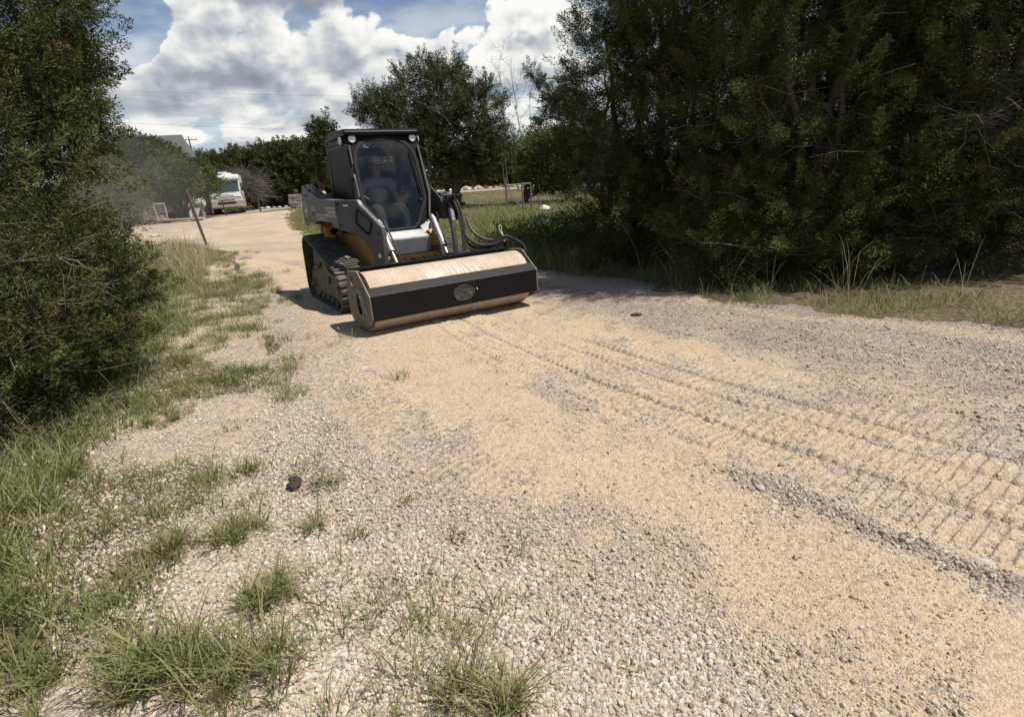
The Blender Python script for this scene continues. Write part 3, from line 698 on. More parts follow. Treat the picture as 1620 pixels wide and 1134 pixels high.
# clumps of dried mud on the undercarriage and step
rf = MB()
rf.prism([(.34, 2.13), (.36, 2.18), (.30, 2.215), (-.30, 2.235), (-.60, 2.16), (-.60, 2.10)], lambda x, z: (x, -.50, z), lambda x, z: (x, .50, z))
rf.build('roof', m_black, ML, bevel=.018)
for s_ in (-1, 1):
    g = MB(); ys = s_ * .512
    P4 = [(-.52, 1.33), (.40, 1.33), (.28, 2.04), (-.47, 2.04)]
    inn = [(-.47, 1.37), (.35, 1.37), (.25, 2.00), (-.43, 2.00)]
    g.plate(P4, [inn], lambda x, z: (x, ys, z), lambda x, z: (x, ys - s_ * .025, z))
    for k in range(34):      # slanting louvre bars of the steel guard
        x0 = -.85 + k * .036
        a_ = (x0, 2.00); b_ = (x0 + .42, 1.37)
        def clipx(x, z):
            t = (z - 1.37) / .63; lo = -.47 + .04 * t; hi = .35 - .10 * t; return lo, hi
        seg = []
        for j in range(13):
            t = j / 12; x = a_[0] + (b_[0] - a_[0]) * t; z = a_[1] + (b_[1] - a_[1]) * t; lo, hi = clipx(x, z)
            if lo <= x <= hi: seg.append((x, ys - s_ * .012, z))
        if len(seg) > 1: g.bar(seg[0], seg[-1], .018, .024)
    for zz in (1.53, 1.69, 1.85): g.bar((-.46, ys - s_ * .02, zz), (.30, ys - s_ * .02, zz), .01, .008)
    g.build('side_guard', m_black, ML)
dr = MB()      # door rim of rubber and glass
ins = [(y * .93, 1.53 + (z - 1.53) * .955) for y, z in hole]
dr.plate([(y * 1.04, 1.53 + (z - 1.53) * 1.012) for y, z in hole], [ins], lambda y, z: (fx(z) + .018, y, z), lambda y, z: (fx(z) + .002, y, z))
DOOR = dr.build('door', m_blackm, ML, bevel=.006)
g = MB(); g.bm.faces.new([g.bm.verts.new((fx(z) + .008, y * .97, 1.53 + (z - 1.53) * .975)) for y, z in hole]); g.build('windshield', glass, DOOR)
h = MB(); h.tube(spline([(fx(1.66) + .02, -.475, 1.66), (fx(1.66) + .06, -.478, 1.655), (fx(1.5) + .07, -.48, 1.5), (fx(1.40) + .06, -.48, 1.40), (fx(1.40) + .02, -.48, 1.39)], 6), .012, 8); h.build('grab_handle', m_fit, DOOR, smooth=True)
h = MB(); h.tube([(fx(2.0) + .03, -.455, 2.02), (fx(1.8) + .03, -.462, 1.80)], .010, 6); h.build('hinge_rod', m_fit, DOOR, smooth=True)
h = MB(); h.tube([(fx(2.0) + .03, .47, 2.0), (fx(1.4) + .05, .485, 1.4), (fx(1.1) + .04, .42, 1.1)], .016, 8)
h.build('door_strut', m_fit, DOOR, smooth=True)
wp = MB(); wp.bar((fx(1.3) + .03, .37, 1.36), (fx(1.9) + .03, .33, 1.92), .012, .02); wp.sphere((fx(1.3) + .03, .345, 1.30), .025); 
wp.build('wiper', m_blackm, DOOR)
for (y_, z_, sx_) in ((-.395, 2.10, 1), (.42, 2.10, 1)):
    L_ = MB(); L_.cyl((fx(z_) - .02, y_, z_), (fx(z_) + .028, y_, z_), .052, .056, n=24); l_ = L_.build('work_light', m_blackm, ML, smooth=True)
    q_ = MB(); q_.cyl((fx(z_) + .028, y_, z_), (fx(z_) + .034, y_, z_), .048, .043, n=24); q_.build('lens', m_lamp, l_, smooth=True)
for s_ in (-1, 1):
    L_ = MB(); L_.cyl((.22, s_ * .47, 2.08), (.235, s_ * .528, 2.08), .054, .056, n=24); l_ = L_.build('work_light', m_blackm, ML, smooth=True)
    q_ = MB(); q_.cyl((.235, s_ * .528, 2.08), (.236, s_ * .535, 2.08), .047, .043, n=24); q_.build('lens', m_lamp, l_, smooth=True)
mir = MB(); mir.tube([(fx(1.95) + .0, .50, 1.98), (fx(1.9) + .06, .56, 1.93), (fx(1.75) + .05, .555, 1.78)], .012, 6); mir.box((fx(1.7) + .06, .555, 1.70), (.02, .05, .16)); mir.build('mirror', m_blackm, ML, bevel=.004)
# seat, levers
st = MB(); st.box((-.22, .03, 1.055), (.48, .46, .11)); st.box((-.46, .03, 1.38), (.11, .46, .60), Matrix.Rotation(R(-8), 3, 'Y')); st.box((-.49, .03, 1.74), (.09, .26, .16), Matrix.Rotation(R(-8), 3, 'Y'))
for s_ in (-1, 1): st.box((-.08, .03 + s_ * .32, 1.17), (.42, .09, .08))
st.build('seat', m_seat, ML, bevel=.03, seg=3)
for s_ in (-1, 1):
    j = MB(); j.cyl((.14, .03 + s_ * .32, 1.20), (.165, .03 + s_ * .32, 1.31), .012, n=8); j.cyl((.165, .03 + s_ * .32, 1.27), (.18, .03 + s_ * .32, 1.39), .022, .026, n=12); j.sphere((.18, .03 + s_ * .32, 1.39), .028); j.build('joystick', m_blackm, ML, smooth=True)
mon = MB(); mon.box((.26, .37, 1.45), (.04, .14, .12)); mon.box((.24, .40, 1.33), (.03, .03, .14)); mon.build('monitor', m_blackm, ML, bevel=.008)

# --- lift arms
YO = .785
def ay(x): return YO - max(0.0, x - .52) * .41
arm_prof = [(-1.30, 1.42), (-1.16, 1.575), (-1.10, 1.585), (-.86, 1.52), (-.28, 1.405), (.40, 1.385), (.66, 1.38), (.96, 1.38), (1.02, 1.34), (1.36, 1.155), (1.47, 1.08), (1.49, .98), (1.47, .80), (1.42, .46), (1.28, .44), (1.22, .64), (1.14, .80), (1.00, .90), (.82, .975), (.66, 1.02), (.42, 1.035), (.26, 1.045), (.20, 1.10), (-.58, 1.105), (-.70, 1.05), (-.82, 1.05), (-.92, 1.075), (-1.26, 1.00), (-1.36, 1.04)]
rearP = [(-1.30, 1.42), (-1.16, 1.575), (-1.10, 1.585), (-.86, 1.52), (-.28, 1.405), (.40, 1.385), (.52, 1.38), (.52, 1.03), (.42, 1.035), (.26, 1.045), (.20, 1.10), (-.58, 1.105), (-.70, 1.05), (-.82, 1.05), (-.92, 1.075), (-1.26, 1.00), (-1.36, 1.04)]
frontP = [(.52, 1.38), (.89, 1.375), (.93, 1.315), (1.15, 1.13), (1.235, 1.06), (1.245, .97), (1.235, .81), (1.20, .46), (1.06, .44), (1.04, .62), (1.02, .76), (.91, .90), (.78, .965), (.52, 1.03)]
def text_mesh(name, body, x, z, size, xs, mat, parent, sgn, shear=0.0):
    cu = bpy.data.curves.new(name, 'FONT'); cu.body = body; cu.size = size; cu.extrude = .0012; cu.shear = shear
    to = bpy.data.objects.new(name, cu); COL.objects.link(to)
    dg = bpy.context.evaluated_depsgraph_get(); me = bpy.data.meshes.new_from_object(to.evaluated_get(dg)); bpy.data.objects.remove(to)
    me.materials.clear(); me.materials.append(mat)
    o = bpy.data.objects.new(name, me); COL.objects.link(o); o.parent = parent
    if sgn < 0: o.matrix_local = Matrix.Translation((x, -YO - .003, z)) @ Matrix(((xs, 0, 0), (0, 0, -1), (0, 1, 0))).to_4x4()
    else: o.matrix_local = Matrix.Translation((x, YO + .003, z)) @ Matrix(((-xs, 0, 0), (0, 0, 1), (0, 1, 0))).to_4x4()
    return o
def lift_arm(s_):
    a = MB()
    a.prism(rearP, lambda x, z: (x, s_ * YO, z), lambda x, z: (x, s_ * (YO - .13), z))
    a.prism(frontP, lambda x, z: (x, s_ * ay(x), z), lambda x, z: (x, s_ * (ay(x) - .055), z))
    bmesh.ops.remove_doubles(a.bm, verts=a.bm.verts, dist=1e-4)
    a.cyl((-1.20, s_ * (YO + .006), 1.10), (-1.20, s_ * (YO - .16), 1.10), .05, n=20)
    A = a.build('lift_arm', m_char, ML, bevel=.009)
    # framed access panel on the front leg
    wo = [(.895, 1.275), (1.10, 1.135), (1.115, 1.10), (1.05, .965), (1.02, .955), (.85, 1.08), (.835, 1.11), (.865, 1.26)]
    ctr = (.97, 1.115); wi = [(ctr[0] + (x - ctr[0]) * .80, ctr[1] + (z - ctr[1]) * .76) for x, z in wo]
    w_ = MB(); w_.plate(wo, [wi], lambda x, z: (x, s_ * (ay(x) + .010), z), lambda x, z: (x, s_ * (ay(x) - .002), z)); w_.build('panel_frame', m_blackm, A, bevel=.003)
    for (bx, bz) in ((-.95, 1.45), (-.70, 1.20), (-1.28, 1.10), (.56, 1.33), (.56, 1.08), (1.19, .98), (1.17, .60)):
        w_ = MB(); w_.cyl((bx, s_ * (ay(bx) - .002), bz), (bx, s_ * (ay(bx) + .010), bz), .014, n=6); w_.build('bolt', m_blackm, A)
    w_ = MB(); w_.box((.70, s_ * (ay(.70) + .004), 1.315), (.09, .004, .022), Matrix.Rotation(s_ * -.389, 3, 'Z')); w_.build('small_label', m_decal, A)
    w_ = MB(); w_.box((1.16, s_ * (ay(1.16) + .004), .72), (.05, .004, .05), Matrix.Rotation(s_ * -.389, 3, 'Z')); w_.build('small_label', m_decal, A)
    # decals
    if s_ < 0:
        text_mesh('lettering', 'DEERE', .03, 1.175, .175, .92, m_decal, A, s_)
        text_mesh('lettering', 'DOGGETT', -.50, 1.122, .120, 1.0, m_decal, A, s_)
        text_mesh('lettering', '325G', -.76, 1.24, .09, 1.2, m_decal, A, s_)
        lg = MB(); o1 = circle(-1.115, 1.255, .085, 28, .125, R(8)); i1 = circle(-1.115, 1.255, .074, 28, .114, R(8))
        lg.plate(o1, [i1], lambda x, z: (x, -YO - .004, z), lambda x, z: (x, -YO + .002, z))
        deer = [(-1.165, 1.235), (-1.13, 1.26), (-1.10, 1.25), (-1.085, 1.285), (-1.10, 1.32), (-1.078, 1.30), (-1.06, 1.335), (-1.062, 1.295), (-1.05, 1.285), (-1.068, 1.27), (-1.072, 1.235), (-1.05, 1.20), (-1.085, 1.215), (-1.11, 1.22), (-1.14, 1.205), (-1.16, 1.17), (-1.15, 1.215)]
        lg.prism(deer, lambda x, z: (x, -YO - .004, z), lambda x, z: (x, -YO + .002, z)); lg.build('emblem', m_decal, A)
    # steel lines over the rear of the arm
    t_ = MB()
    for k in range(3):
        yy = s_ * (YO - .03 - .035 * k); t_.tube(spline([(-1.24, yy, 1.575 + .01 * k), (-1.0, yy, 1.585), (-.72, yy, 1.53), (-.34, yy, 1.45), (-.05, yy, 1.42)], 5), .012, 7)
    for xx in (-1.05, -.8): t_.box((xx, s_ * (YO - .065), 1.575 - (xx + 1.05) * .22), (.04, .12, .03))
    t_.build('hydraulic_line', m_hose, A, smooth=True)
    return A
ARM = {s_: lift_arm(s_) for s_ in (-1, 1)}
xb = MB(); xb.box((1.10, 0, .50), (.12, .98, .12)); xb.cyl((1.20, -.50, .47), (1.20, .50, .47), .04, n=16); xb.build('cross_tube', m_black, ML, bevel=.01)
for s_ in (-1, 1):
    tc_ = MB(); a_ = Vector((.83, s_ * .365, 1.07)); b_ = Vector((1.26, s_ * .345, .56)); d_ = (b_ - a_)
    tc_.cyl(a_, a_ + d_ * .62, .044, n=20); tc_.cyl(a_ + d_ * .60, a_ + d_ * .65, .050, n=20); tc_.cyl(a_ + d_ * .0, a_ - d_ * .06, .03, n=12); T = tc_.build('tilt_cylinder', m_chrome, ML, smooth=True)
    rd = MB(); rd.cyl(a_ + d_ * .64, b_, .026, n=14); rd.cyl(b_ + Vector((0, -.05, 0)), b_ + Vector((0, .05, 0)), .045, n=14); rd.build('rod', m_fit, T, smooth=True)
    hh = MB(); hh.tube(spline([a_ + Vector((.04, s_ * -.05, .03)), a_ + d_ * .3 + Vector((.07, s_ * -.05, .0)), a_ + d_ * .6 + Vector((.06, s_ * -.06, 0)), a_ + d_ * .85 + Vector((.02, s_ * -.07, -.03))], 6), .012, 7); hh.build('hose', m_hose, T, smooth=True)
    lc = MB(); lc.cyl((-.95, s_ * .60, .80), (.05, s_ * .60, 1.12), .045, n=18); lc.build('lift_cylinder', m_black, ML, smooth=True)
    bk = MB(); bk.prism([(.74, 1.14), (.84, 1.15), (.88, 1.08), (.85, 1.02), (.70, .90), (.62, .95), (.63, 1.04)], lambda x, z: (x, s_ * .415, z), lambda x, z: (x, s_ * .43, z)); bk.build('cylinder_bracket', m_black, ML, bevel=.004)
# viewer-side detail of the far arm: valve block, couplers, hoses up the leg
v_ = MB(); v_.box((1.00, .60, 1.28), (.12, .08, .14)); v_.box((1.08, .60, 1.12), (.08, .08, .16)); 
for k in range(3): v_.cyl((1.05, .56 + .05 * k, 1.33), (1.13, .56 + .05 * k, 1.34), .02, n=10)
v_.cyl((1.04, .60, 1.24), (1.16, .68, 1.235), .022, n=12)
v_.build('coupler_block', m_blackm, ML, bevel=.004)
hs_ = MB()
for k in range(2): hs_.tube(spline([(1.02 + .03 * k, .54 + .03 * k, 1.36), (1.14 + .02 * k, .57 + .03 * k, 1.20), (1.22, .57 + .03 * k, .95), (1.28, .54 + .03 * k, .70), (1.36, .42 + .05 * k, .52)], 6), .015, 8)
for k in range(3): hs_.tube(spline([(.45, .52, 1.50 - .07 * k), (.62, .60 + .02 * k, 1.30), (.80, .56, 1.18 + .05 * k), (1.0, .55, 1.30), (1.10, .56, 1.30)], 6), .013, 8)
hs_.build('auxiliary_hose', m_hose, ML, smooth=True)
dgb = MB(); dgb.bar((.86, .58, 1.36), (.68, .62, 1.06), .08, .02); dgb.build('arm_brace', m_char, ARM[1], bevel=.004)
wl = MB(); wl.box((1.0, ay(1.0) - .058, 1.13), (.09, .004, .11), Matrix.Rotation(R(-22), 3, 'Z')); wl.build('warning_label', m_lightgrey, ARM[1])
# quick coupler
qc = MB(); qc.box((1.50, 0, .42), (.05, 1.06, .40)); qc.box((1.46, 0, .62), (.10, 1.10, .05)); qc.box((1.47, -.38, .45), (.10, .06, .42)); qc.box((1.47, .38, .45), (.10, .06, .42)); qc.build('quick_coupler', m_black, ML, bevel=.006)
# a dusty clod lying on the belt
rk = rock('clod', 'crumbled dusty clod lying on top of the near rubber track', 'clod', 0, 0, .05, .5, mat=paint('dusty_clod', (.34, .27, .20), .95, var=.4, bump=.01), seed=21, xy=(0, 0))
cl_ = Matrix.Rotation(MYAW, 3, 'Z') @ Vector((.30, -.68, 0)); rk.location = (MX + cl_.x, MY + cl_.y, GZm + .655)

# --- roller attachment
RO = empty('roller_attachment', (MX + math.cos(MYAW) * 1.8, MY + math.sin(MYAW) * 1.8, GZm), MYAW, 'wide black framed smooth drum roller with dusty drum, held in front of the loader', 'roller')
m_drum, q, b, out = newmat('drum_steel')
oc = q.n('ShaderNodeTexCoord').outputs['Object']; x_, y_, z_ = q.xyz(oc)
n1 = q.noise(oc, 4, 5, .6); n2 = q.noise(oc, 55, 4, .7); n3 = q.noise(oc, 150, 3, .6)
streak = q.noise(q.comb(q.math('MULTIPLY', x_, 2), q.math('MULTIPLY', q.math('ADD', y_, q.math('MULTIPLY', z_, .35)), 48), q.math('MULTIPLY', z_, 2)), 1.0, 3, .6)
smask = q.math('MULTIPLY', q.mr(q.math('ABSOLUTE', q.math('ADD', y_, .02)), .18, .55, 1, 0), q.mr(streak, .50, .60))
c_ = q.mix(q.mr(n1, .35, .65), (.50, .37, .26), (.58, .48, .37)); c_ = q.mix(q.mr(n2, .50, .64, 0, .75), c_, (.36, .21, .12)); c_ = q.mix(q.mr(n3, .50, .62, 0, .7), c_, (.28, .23, .17))
c_ = q.mix(q.math('MULTIPLY', smask, .32), c_, (.82, .79, .74))
q.put(b.inputs['Base Color'], c_); b.inputs['Metallic'].default_value = .0; q.put(b.inputs['Roughness'], q.mr(smask, 0, 1, .7, .35))
bp = q.n('ShaderNodeBump'); bp.inputs['Distance'].default_value = .003; q.put(bp.inputs['Height'], n2); q.put(b.inputs['Normal'], bp.outputs[0])
DR = .325
d_ = MB(); d_.cyl((0, -.985, DR), (0, .985, DR), DR, n=96); d_.build('drum', m_drum, RO, smooth=True)
side = [(-.28, .65), (.03, .675), (.09, .665), (.385, .45), (.39, .20), (.30, .13), (.14, .075), (-.10, .05), (-.26, .075), (-.36, .14), (-.40, .30), (-.36, .52)]
for s_ in (-1, 1):
    p_ = MB()
    hl = [circle(.0, .315, .085, 20, .125), circle(-.17, .55, .045, 14, .06), circle(-.03, .50, .016, 8), circle(.10, .50, .016, 8), circle(.14, .23, .02, 8), circle(-.10, .17, .014, 8)]
    p_.plate(side, hl, lambda x, z: (x, s_ * 1.045, z), lambda x, z: (x, s_ * 1.030, z))
    p_.bar((-.26, s_ * 1.02, .645), (.05, s_ * 1.02, .67), .04, .012)
    pl_ = p_.build('side_plate', paint('dusty_plate', (.13, .105, .08), .5, dust=.7, dcol=(.33, .27, .20), scale=9), RO, bevel=.003)
    bh = MB(); bh.cyl((.0, s_ * 1.02, .315), (.0, s_ * .99, .315), .14, n=28); bh.cyl((0, s_ * 1.03, .315), (0, s_ * 1.0, .315), .05, n=16)
    for k in range(6): bh.cyl((.11 * math.cos(k * 1.047), s_ * 1.03, .315 + .11 * math.sin(k * 1.047)), (.11 * math.cos(k * 1.047), s_ * 1.0, .315 + .11 * math.sin(k * 1.047)), .014, n=6)
    bh.build('bearing', m_black, pl_)
    if s_ < 0:
        lb = MB(); lb.bar((.10, -1.047, .50), (.23, -1.047, .36), .004, .07, upv=(0, 1, 0)); lb.box((.05, -1.047, .43), (.03, .004, .10)); lb.bar((.17, -1.047, .38), (.28, -1.047, .24), .004, .045, upv=(0, 1, 0)); lb.build('label_plate', paint('worn_label', (.42, .40, .38), .5, dust=.4, var=.4, scale=30), pl_)
        for (bx, bz) in ((.30, .20), (.33, .17), (.20, .30), (.27, .42)):
            bb = MB(); bb.cyl((bx, -1.045, bz), (bx, -1.058, bz), .012, n=6); bb.build('bolt', m_fit, pl_)
fb = MB()
fb.prism([(.385, .448), (.392, .19), (.372, .18), (.372, .43), (.28, .505), (.29, .522)], lambda x, z: (x, -1.03, z), lambda x, z: (x, 1.03, z))
FB = fb.build('front_beam', m_black, RO, bevel=.004)
bd = MB(); rs = np.random.default_rng(4)
o1 = [(.03 + .135 * (1 + .05 * math.sin(3 * t + 1)) * math.cos(t), .325 + .088 * (1 + .06 * math.sin(5 * t)) * math.sin(t)) for t in np.linspace(0, 2 * math.pi, 30, endpoint=False)]
i1 = [(.03 + (y - .03) * .90, .325 + (z - .325) * .86) for y, z in o1]
bd.plate(o1, [i1], lambda y, z: (.3995, y, z), lambda y, z: (.388, y, z))
bd.prism(i1, lambda y, z: (.3935, y, z), lambda y, z: (.389, y, z))
for k in range(26):     # worn relief strokes inside the oval
    a0 = rs.uniform(0, 6.28); r0 = rs.uniform(.1, .8); y0, z0 = .03 + .115 * r0 * math.cos(a0), .325 + .068 * r0 * math.sin(a0); a1 = rs.uniform(-.6, 2.2); L_ = rs.uniform(.02, .045)
    y1, z1 = y0 + L_ * math.cos(a1), z0 + L_ * math.sin(a1)
    if ((y1 - .03) / .12) ** 2 + ((z1 - .325) / .075) ** 2 > .9: continue
    bd.tube(spline([(.3945, y0, z0), (.3945, (y0 + y1) / 2 + rs.uniform(-.008, .008), (z0 + z1) / 2 + rs.uniform(-.008, .008)), (.3945, y1, z1)], 4), .0045, 5)
bd.build('badge', paint('badge_steel', (.05, .05, .05), .5, metal=.3, dust=.25, var=.4, scale=40), FB)
sc_ = MB(); sc_.box((.397, .20, .345), (.004, .012, .02), Matrix.Rotation(.3, 3, 'X')); sc_.build('paint_chip', m_lightgrey, FB)
rb = MB(); rb.prism([(-.34, .60), (-.33, .665), (-.20, .668), (-.20, .655), (-.32, .645), (-.33, .60)], lambda x, z: (x, -1.03, z), lambda x, z: (x, 1.03, z)); rb.box((-.345, 0, .45), (.03, 2.06, .40)); rb.build('rear_beam', m_black, RO, bevel=.004)
mt = MB(); mt.box((-.375, 0, .42), (.03, 1.14, .42))
for s_ in (-1, 1): mt.box((-.33, s_ * .5, .52), (.05, .02, .28))
for k in range(9): mt.box((-.33, -.30 + k * .075, .665 + .012 * (k % 2)), (.05, .045, .03))
mt.build('mounting_plate', m_blackm, RO, bevel=.004)
# vibration hoses, bracket and white tie
paths = [[(-.62, .62, 1.02), (-.55, .62, .84), (-.40, .70, .73), (-.30, .86, .72), (-.27, 1.0, .79), (-.25, 1.08, .78), (-.18, 1.18, .70), (-.12, 1.15, .58), (-.1, 1.05, .50)],
         [(-.60, .66, 1.05), (-.50, .68, .90), (-.38, .76, .80), (-.30, .90, .77), (-.25, 1.0, .81), (-.23, 1.08, .79), (-.12, 1.20, .68), (-.06, 1.15, .55), (-.05, 1.05, .46)],
         [(-.60, .60, 1.06), (-.58, .60, .82), (-.46, .66, .70), (-.34, .82, .69), (-.26, .98, .76), (-.24, 1.07, .755), (-.15, 1.19, .66), (-.10, 1.14, .52), (-.08, 1.05, .44)]]
for p in paths:
    t_ = MB(); t_.tube(spline(p, 8), .019, 9); t_.build('hose', m_hose, RO, smooth=True)
bq = MB(); bq.box((-.27, 1.02, .72), (.05, .02, .11)); bq.cyl((-.27, 1.02, .66), (-.27, 1.02, .80), .012, n=8); bq.box((-.26, .97, .665), (.08, .14, .02)); bq.build('hose_bracket', m_black, RO, bevel=.003)
zt = MB(); zt.tube(spline([(-.25, 1.0, .80), (-.25, .975, .83), (-.25, .935, .90), (-.25, .93, .935), (-.25, .95, .95), (-.25, .965, .93), (-.25, .965, .88), (-.25, .99, .82), (-.25, 1.02, .80), (-.25, 1.02, .755), (-.24, .985, .75)], 6), .005, 6)
zt.build('cable_tie', paint('white_tie', (.75, .75, .73), .5), RO, smooth=True)
# ------------------------------------------------------------------ driver
m_skin = paint('skin', (.40, .22, .15), .55, var=.06)
m_shirt = paint('grey_shirt', (.30, .265, .25), .85, var=.1, scale=8, bump=.004, bscale=14)
m_jeans = paint('blue_jeans', (.030, .036, .048), .9, var=.15)
m_cap = paint('khaki_cap', (.62, .64, .52), .85, var=.08)
m_boot = paint('boot', (.10, .065, .04), .7)
m_hair = paint('dark_hair', (.03, .022, .018), .8)
def skin_obj(name, nodes, edges, mat, parent, sub=2, root=0):
    me = bpy.data.meshes.new(name); me.from_pydata([n[0] for n in nodes], edges, [])
    o = bpy.data.objects.new(name, me); COL.objects.link(o); o.parent = parent
    me.materials.append(mat)
    sk = o.modifiers.new('skin', 'SKIN'); sk.use_smooth_shade = True
    if not me.skin_vertices: me.attributes
    dl = me.skin_vertices[0].data
    for k, n in enumerate(nodes):
        r_ = n[1] if isinstance(n[1], tuple) else (n[1], n[1]); dl[k].radius = r_
    dl[root].use_root = True
    sb = o.modifiers.new('sub', 'SUBSURF'); sb.levels = sub; sb.render_levels = sub
    return o
PW = Matrix.Rotation(MYAW, 3, 'Z') @ Vector((-.16, .03, 0))
PR = empty('person', (MX + PW.x, MY + PW.y, GZm + 1.14), MYAW, 'driver seated in the loader cab in pale cap, grey t-shirt and jeans', 'person')
HANDP = {}
nodes = [((-.06, 0, .10), (.15, .11)), ((-.07, 0, .22), (.14, .10)), ((-.06, 0, .36), (.165, .11)), ((-.05, 0, .44), (.12, .09)), ((-.035, 0, .485), (.06, .06)), ((-.01, 0, .53), (.056, .058)),
         ((.00, 0, .585), (.068, .085)), ((.0, 0, .66), (.078, .098)), ((-.005, 0, .72), (.07, .085))]
edges = [(i, i + 1) for i in range(8)]
for s_ in (-1, 1):
    k = len(nodes)
    nodes += [((-.05, s_ * .15, .42), .062), ((-.05, s_ * .215, .36), .052), ((-.02, s_ * .265, .20), .043), ((.02, s_ * .29, .12), .038), ((.14, s_ * .305, .17), .033), ((.255, s_ * .312, .225), .024), ((.285, s_ * .315, .24), (.040, .022)), ((.325, s_ * .315, .252), (.036, .018))]
    edges += [(3, k)] + [(k + i, k + i + 1) for i in range(7)]
    # thigh, knee, shin, foot
    k = len(nodes)
    nodes += [((-.02, s_ * .09, .06), .088), ((.18, s_ * .13, .06), .08), ((.40, s_ * .17, .07), .062), ((.47, s_ * .17, -.02), .055), ((.52, s_ * .16, -.16), .048), ((.55, s_ * .155, -.26), .034), ((.60, s_ * .16, -.30), (.04, .03)), ((.68, s_ * .165, -.31), (.036, .022))]
    edges += [(0, k)] + [(k + i, k + i + 1) for i in range(7)]
body = skin_obj('body', nodes, edges, m_skin, PR)
# face: nose, brow and ears grown on the head as one more skinned piece of the body
fc = MB(); fc.sphere((.088, 0, .635), .016, 10, (1.1, .8, 1.4)); fc.build('nose', m_skin, PR, smooth=True)
fc = MB(); fc.sphere((.07, 0, .58), .028, 10, (1, 1.1, .8)); fc.build('chin', m_skin, PR, smooth=True)
m_feat = paint('dark_features', (.06, .03, .025), .5)
mo = MB(); mo.sphere((.092, 0, .600), .018, 8, (.35, 1.2, .25)); mo.build('mouth', m_feat, PR, smooth=True)
for s_ in (-1, 1):
    fc = MB(); fc.sphere((0, s_ * .082, .635), .02, 10, (.8, .5, 1.5)); fc.build('ear', m_skin, PR, smooth=True)
    mo = MB(); mo.sphere((.082, s_ * .032, .661), .013, 8, (.8, 1.2, .7)); mo.build('eye', m_feat, PR, smooth=True)
for s_ in (-1, 1):
    base = Vector((.335, s_ * .315, .25))
    for i, ln in enumerate((.062, .072, .068, .052)):
        yy = s_ * (.315 + (.028 - i * .018) )
        z0 = .262 - i * .012
        skin_obj('finger', [((.325, yy, z0), .0095), ((.325 + ln * .5, yy, z0 + .004), .009), ((.325 + ln * .75, yy - s_ * .012, z0 - .012), .0085), ((.325 + ln * .62, yy - s_ * .016, z0 - .032), .0075)], [(0, 1), (1, 2), (2, 3)], m_skin, PR, 1)
    skin_obj('thumb', [((.285, s_ * .285, .25), .012), ((.315, s_ * .268, .272), .0105), ((.345, s_ * .272, .285), .009)], [(0, 1), (1, 2)], m_skin, PR, 1)
sh = [((-.06, 0, .09), (.165, .125)), ((-.07, 0, .22), (.158, .118)), ((-.06, 0, .36), (.18, .122)), ((-.05, 0, .445), (.13, .098)), ((-.04, 0, .475), (.07, .07))]
se = [(i, i + 1) for i in range(4)]
for s_ in (-1, 1):
    k = len(sh); sh += [((-.05, s_ * .15, .425), .078), ((-.048, s_ * .22, .365), .068), ((-.035, s_ * .25, .26), .062)]; se += [(3, k), (k, k + 1), (k + 1, k + 2)]
skin_obj('shirt', sh, se, m_shirt, PR)
jn = [((-.06, 0, .06), (.155, .11))]; je = []
for s_ in (-1, 1):
    k = len(jn); jn += [((-.02, s_ * .09, .06), .098), ((.18, s_ * .13, .06), .09), ((.40, s_ * .17, .07), .074), ((.47, s_ * .17, -.03), .066), ((.52, s_ * .16, -.16), .06), ((.545, s_ * .157, -.24), .055)]; je += [(0, k)] + [(k + i, k + i + 1) for i in range(5)]
skin_obj('jeans', jn, je, m_jeans, PR)
for s_ in (-1, 1):
    bt = MB(); bt.sphere((.59, s_ * .16, -.29), .05, 14, (1.1, .85, .8)); bt.sphere((.67, s_ * .165, -.305), .045, 14, (1.3, .95, .65)); bt.build('boot', m_boot, PR, smooth=True)
cp = MB(); bmv = cp.bm
bmesh.ops.create_uvsphere(bmv, u_segments=24, v_segments=14, radius=1, matrix=Matrix.Translation((-.005, 0, .695)) @ Matrix.Diagonal((.112, .094, .088, 1)))
bmesh.ops.delete(bmv, geom=[v for v in bmv.verts if v.co.z < .682], context='VERTS')
for k in range(-6, 7):
    pass
cap = cp.build('cap', m_cap, PR, smooth=True); so_ = cap.modifiers.new('thick', 'SOLIDIFY'); so_.thickness = .006
bl = MB(); ring = []
pts_in = [(.095 * math.cos(t) - .003, .088 * math.sin(t)) for t in np.linspace(-1.05, 1.05, 9)]
pts_out = [(.095 + .075 * math.cos(t * .9), .082 * math.sin(t * 1.15)) for t in np.linspace(-1.05, 1.05, 9)]
bl.prism(pts_in + pts_out[::-1], lambda x, y: (x, y, .688 - (x - .09) * .35), lambda x, y: (x, y, .696 - (x - .09) * .35)); bl.build('cap_brim', m_cap, cap, smooth=False, bevel=.001)
hr = MB(); hr.sphere((-.022, 0, .645), .092, 16, (.95, .95, .75)); hr.build('hair', m_hair, PR, smooth=True)
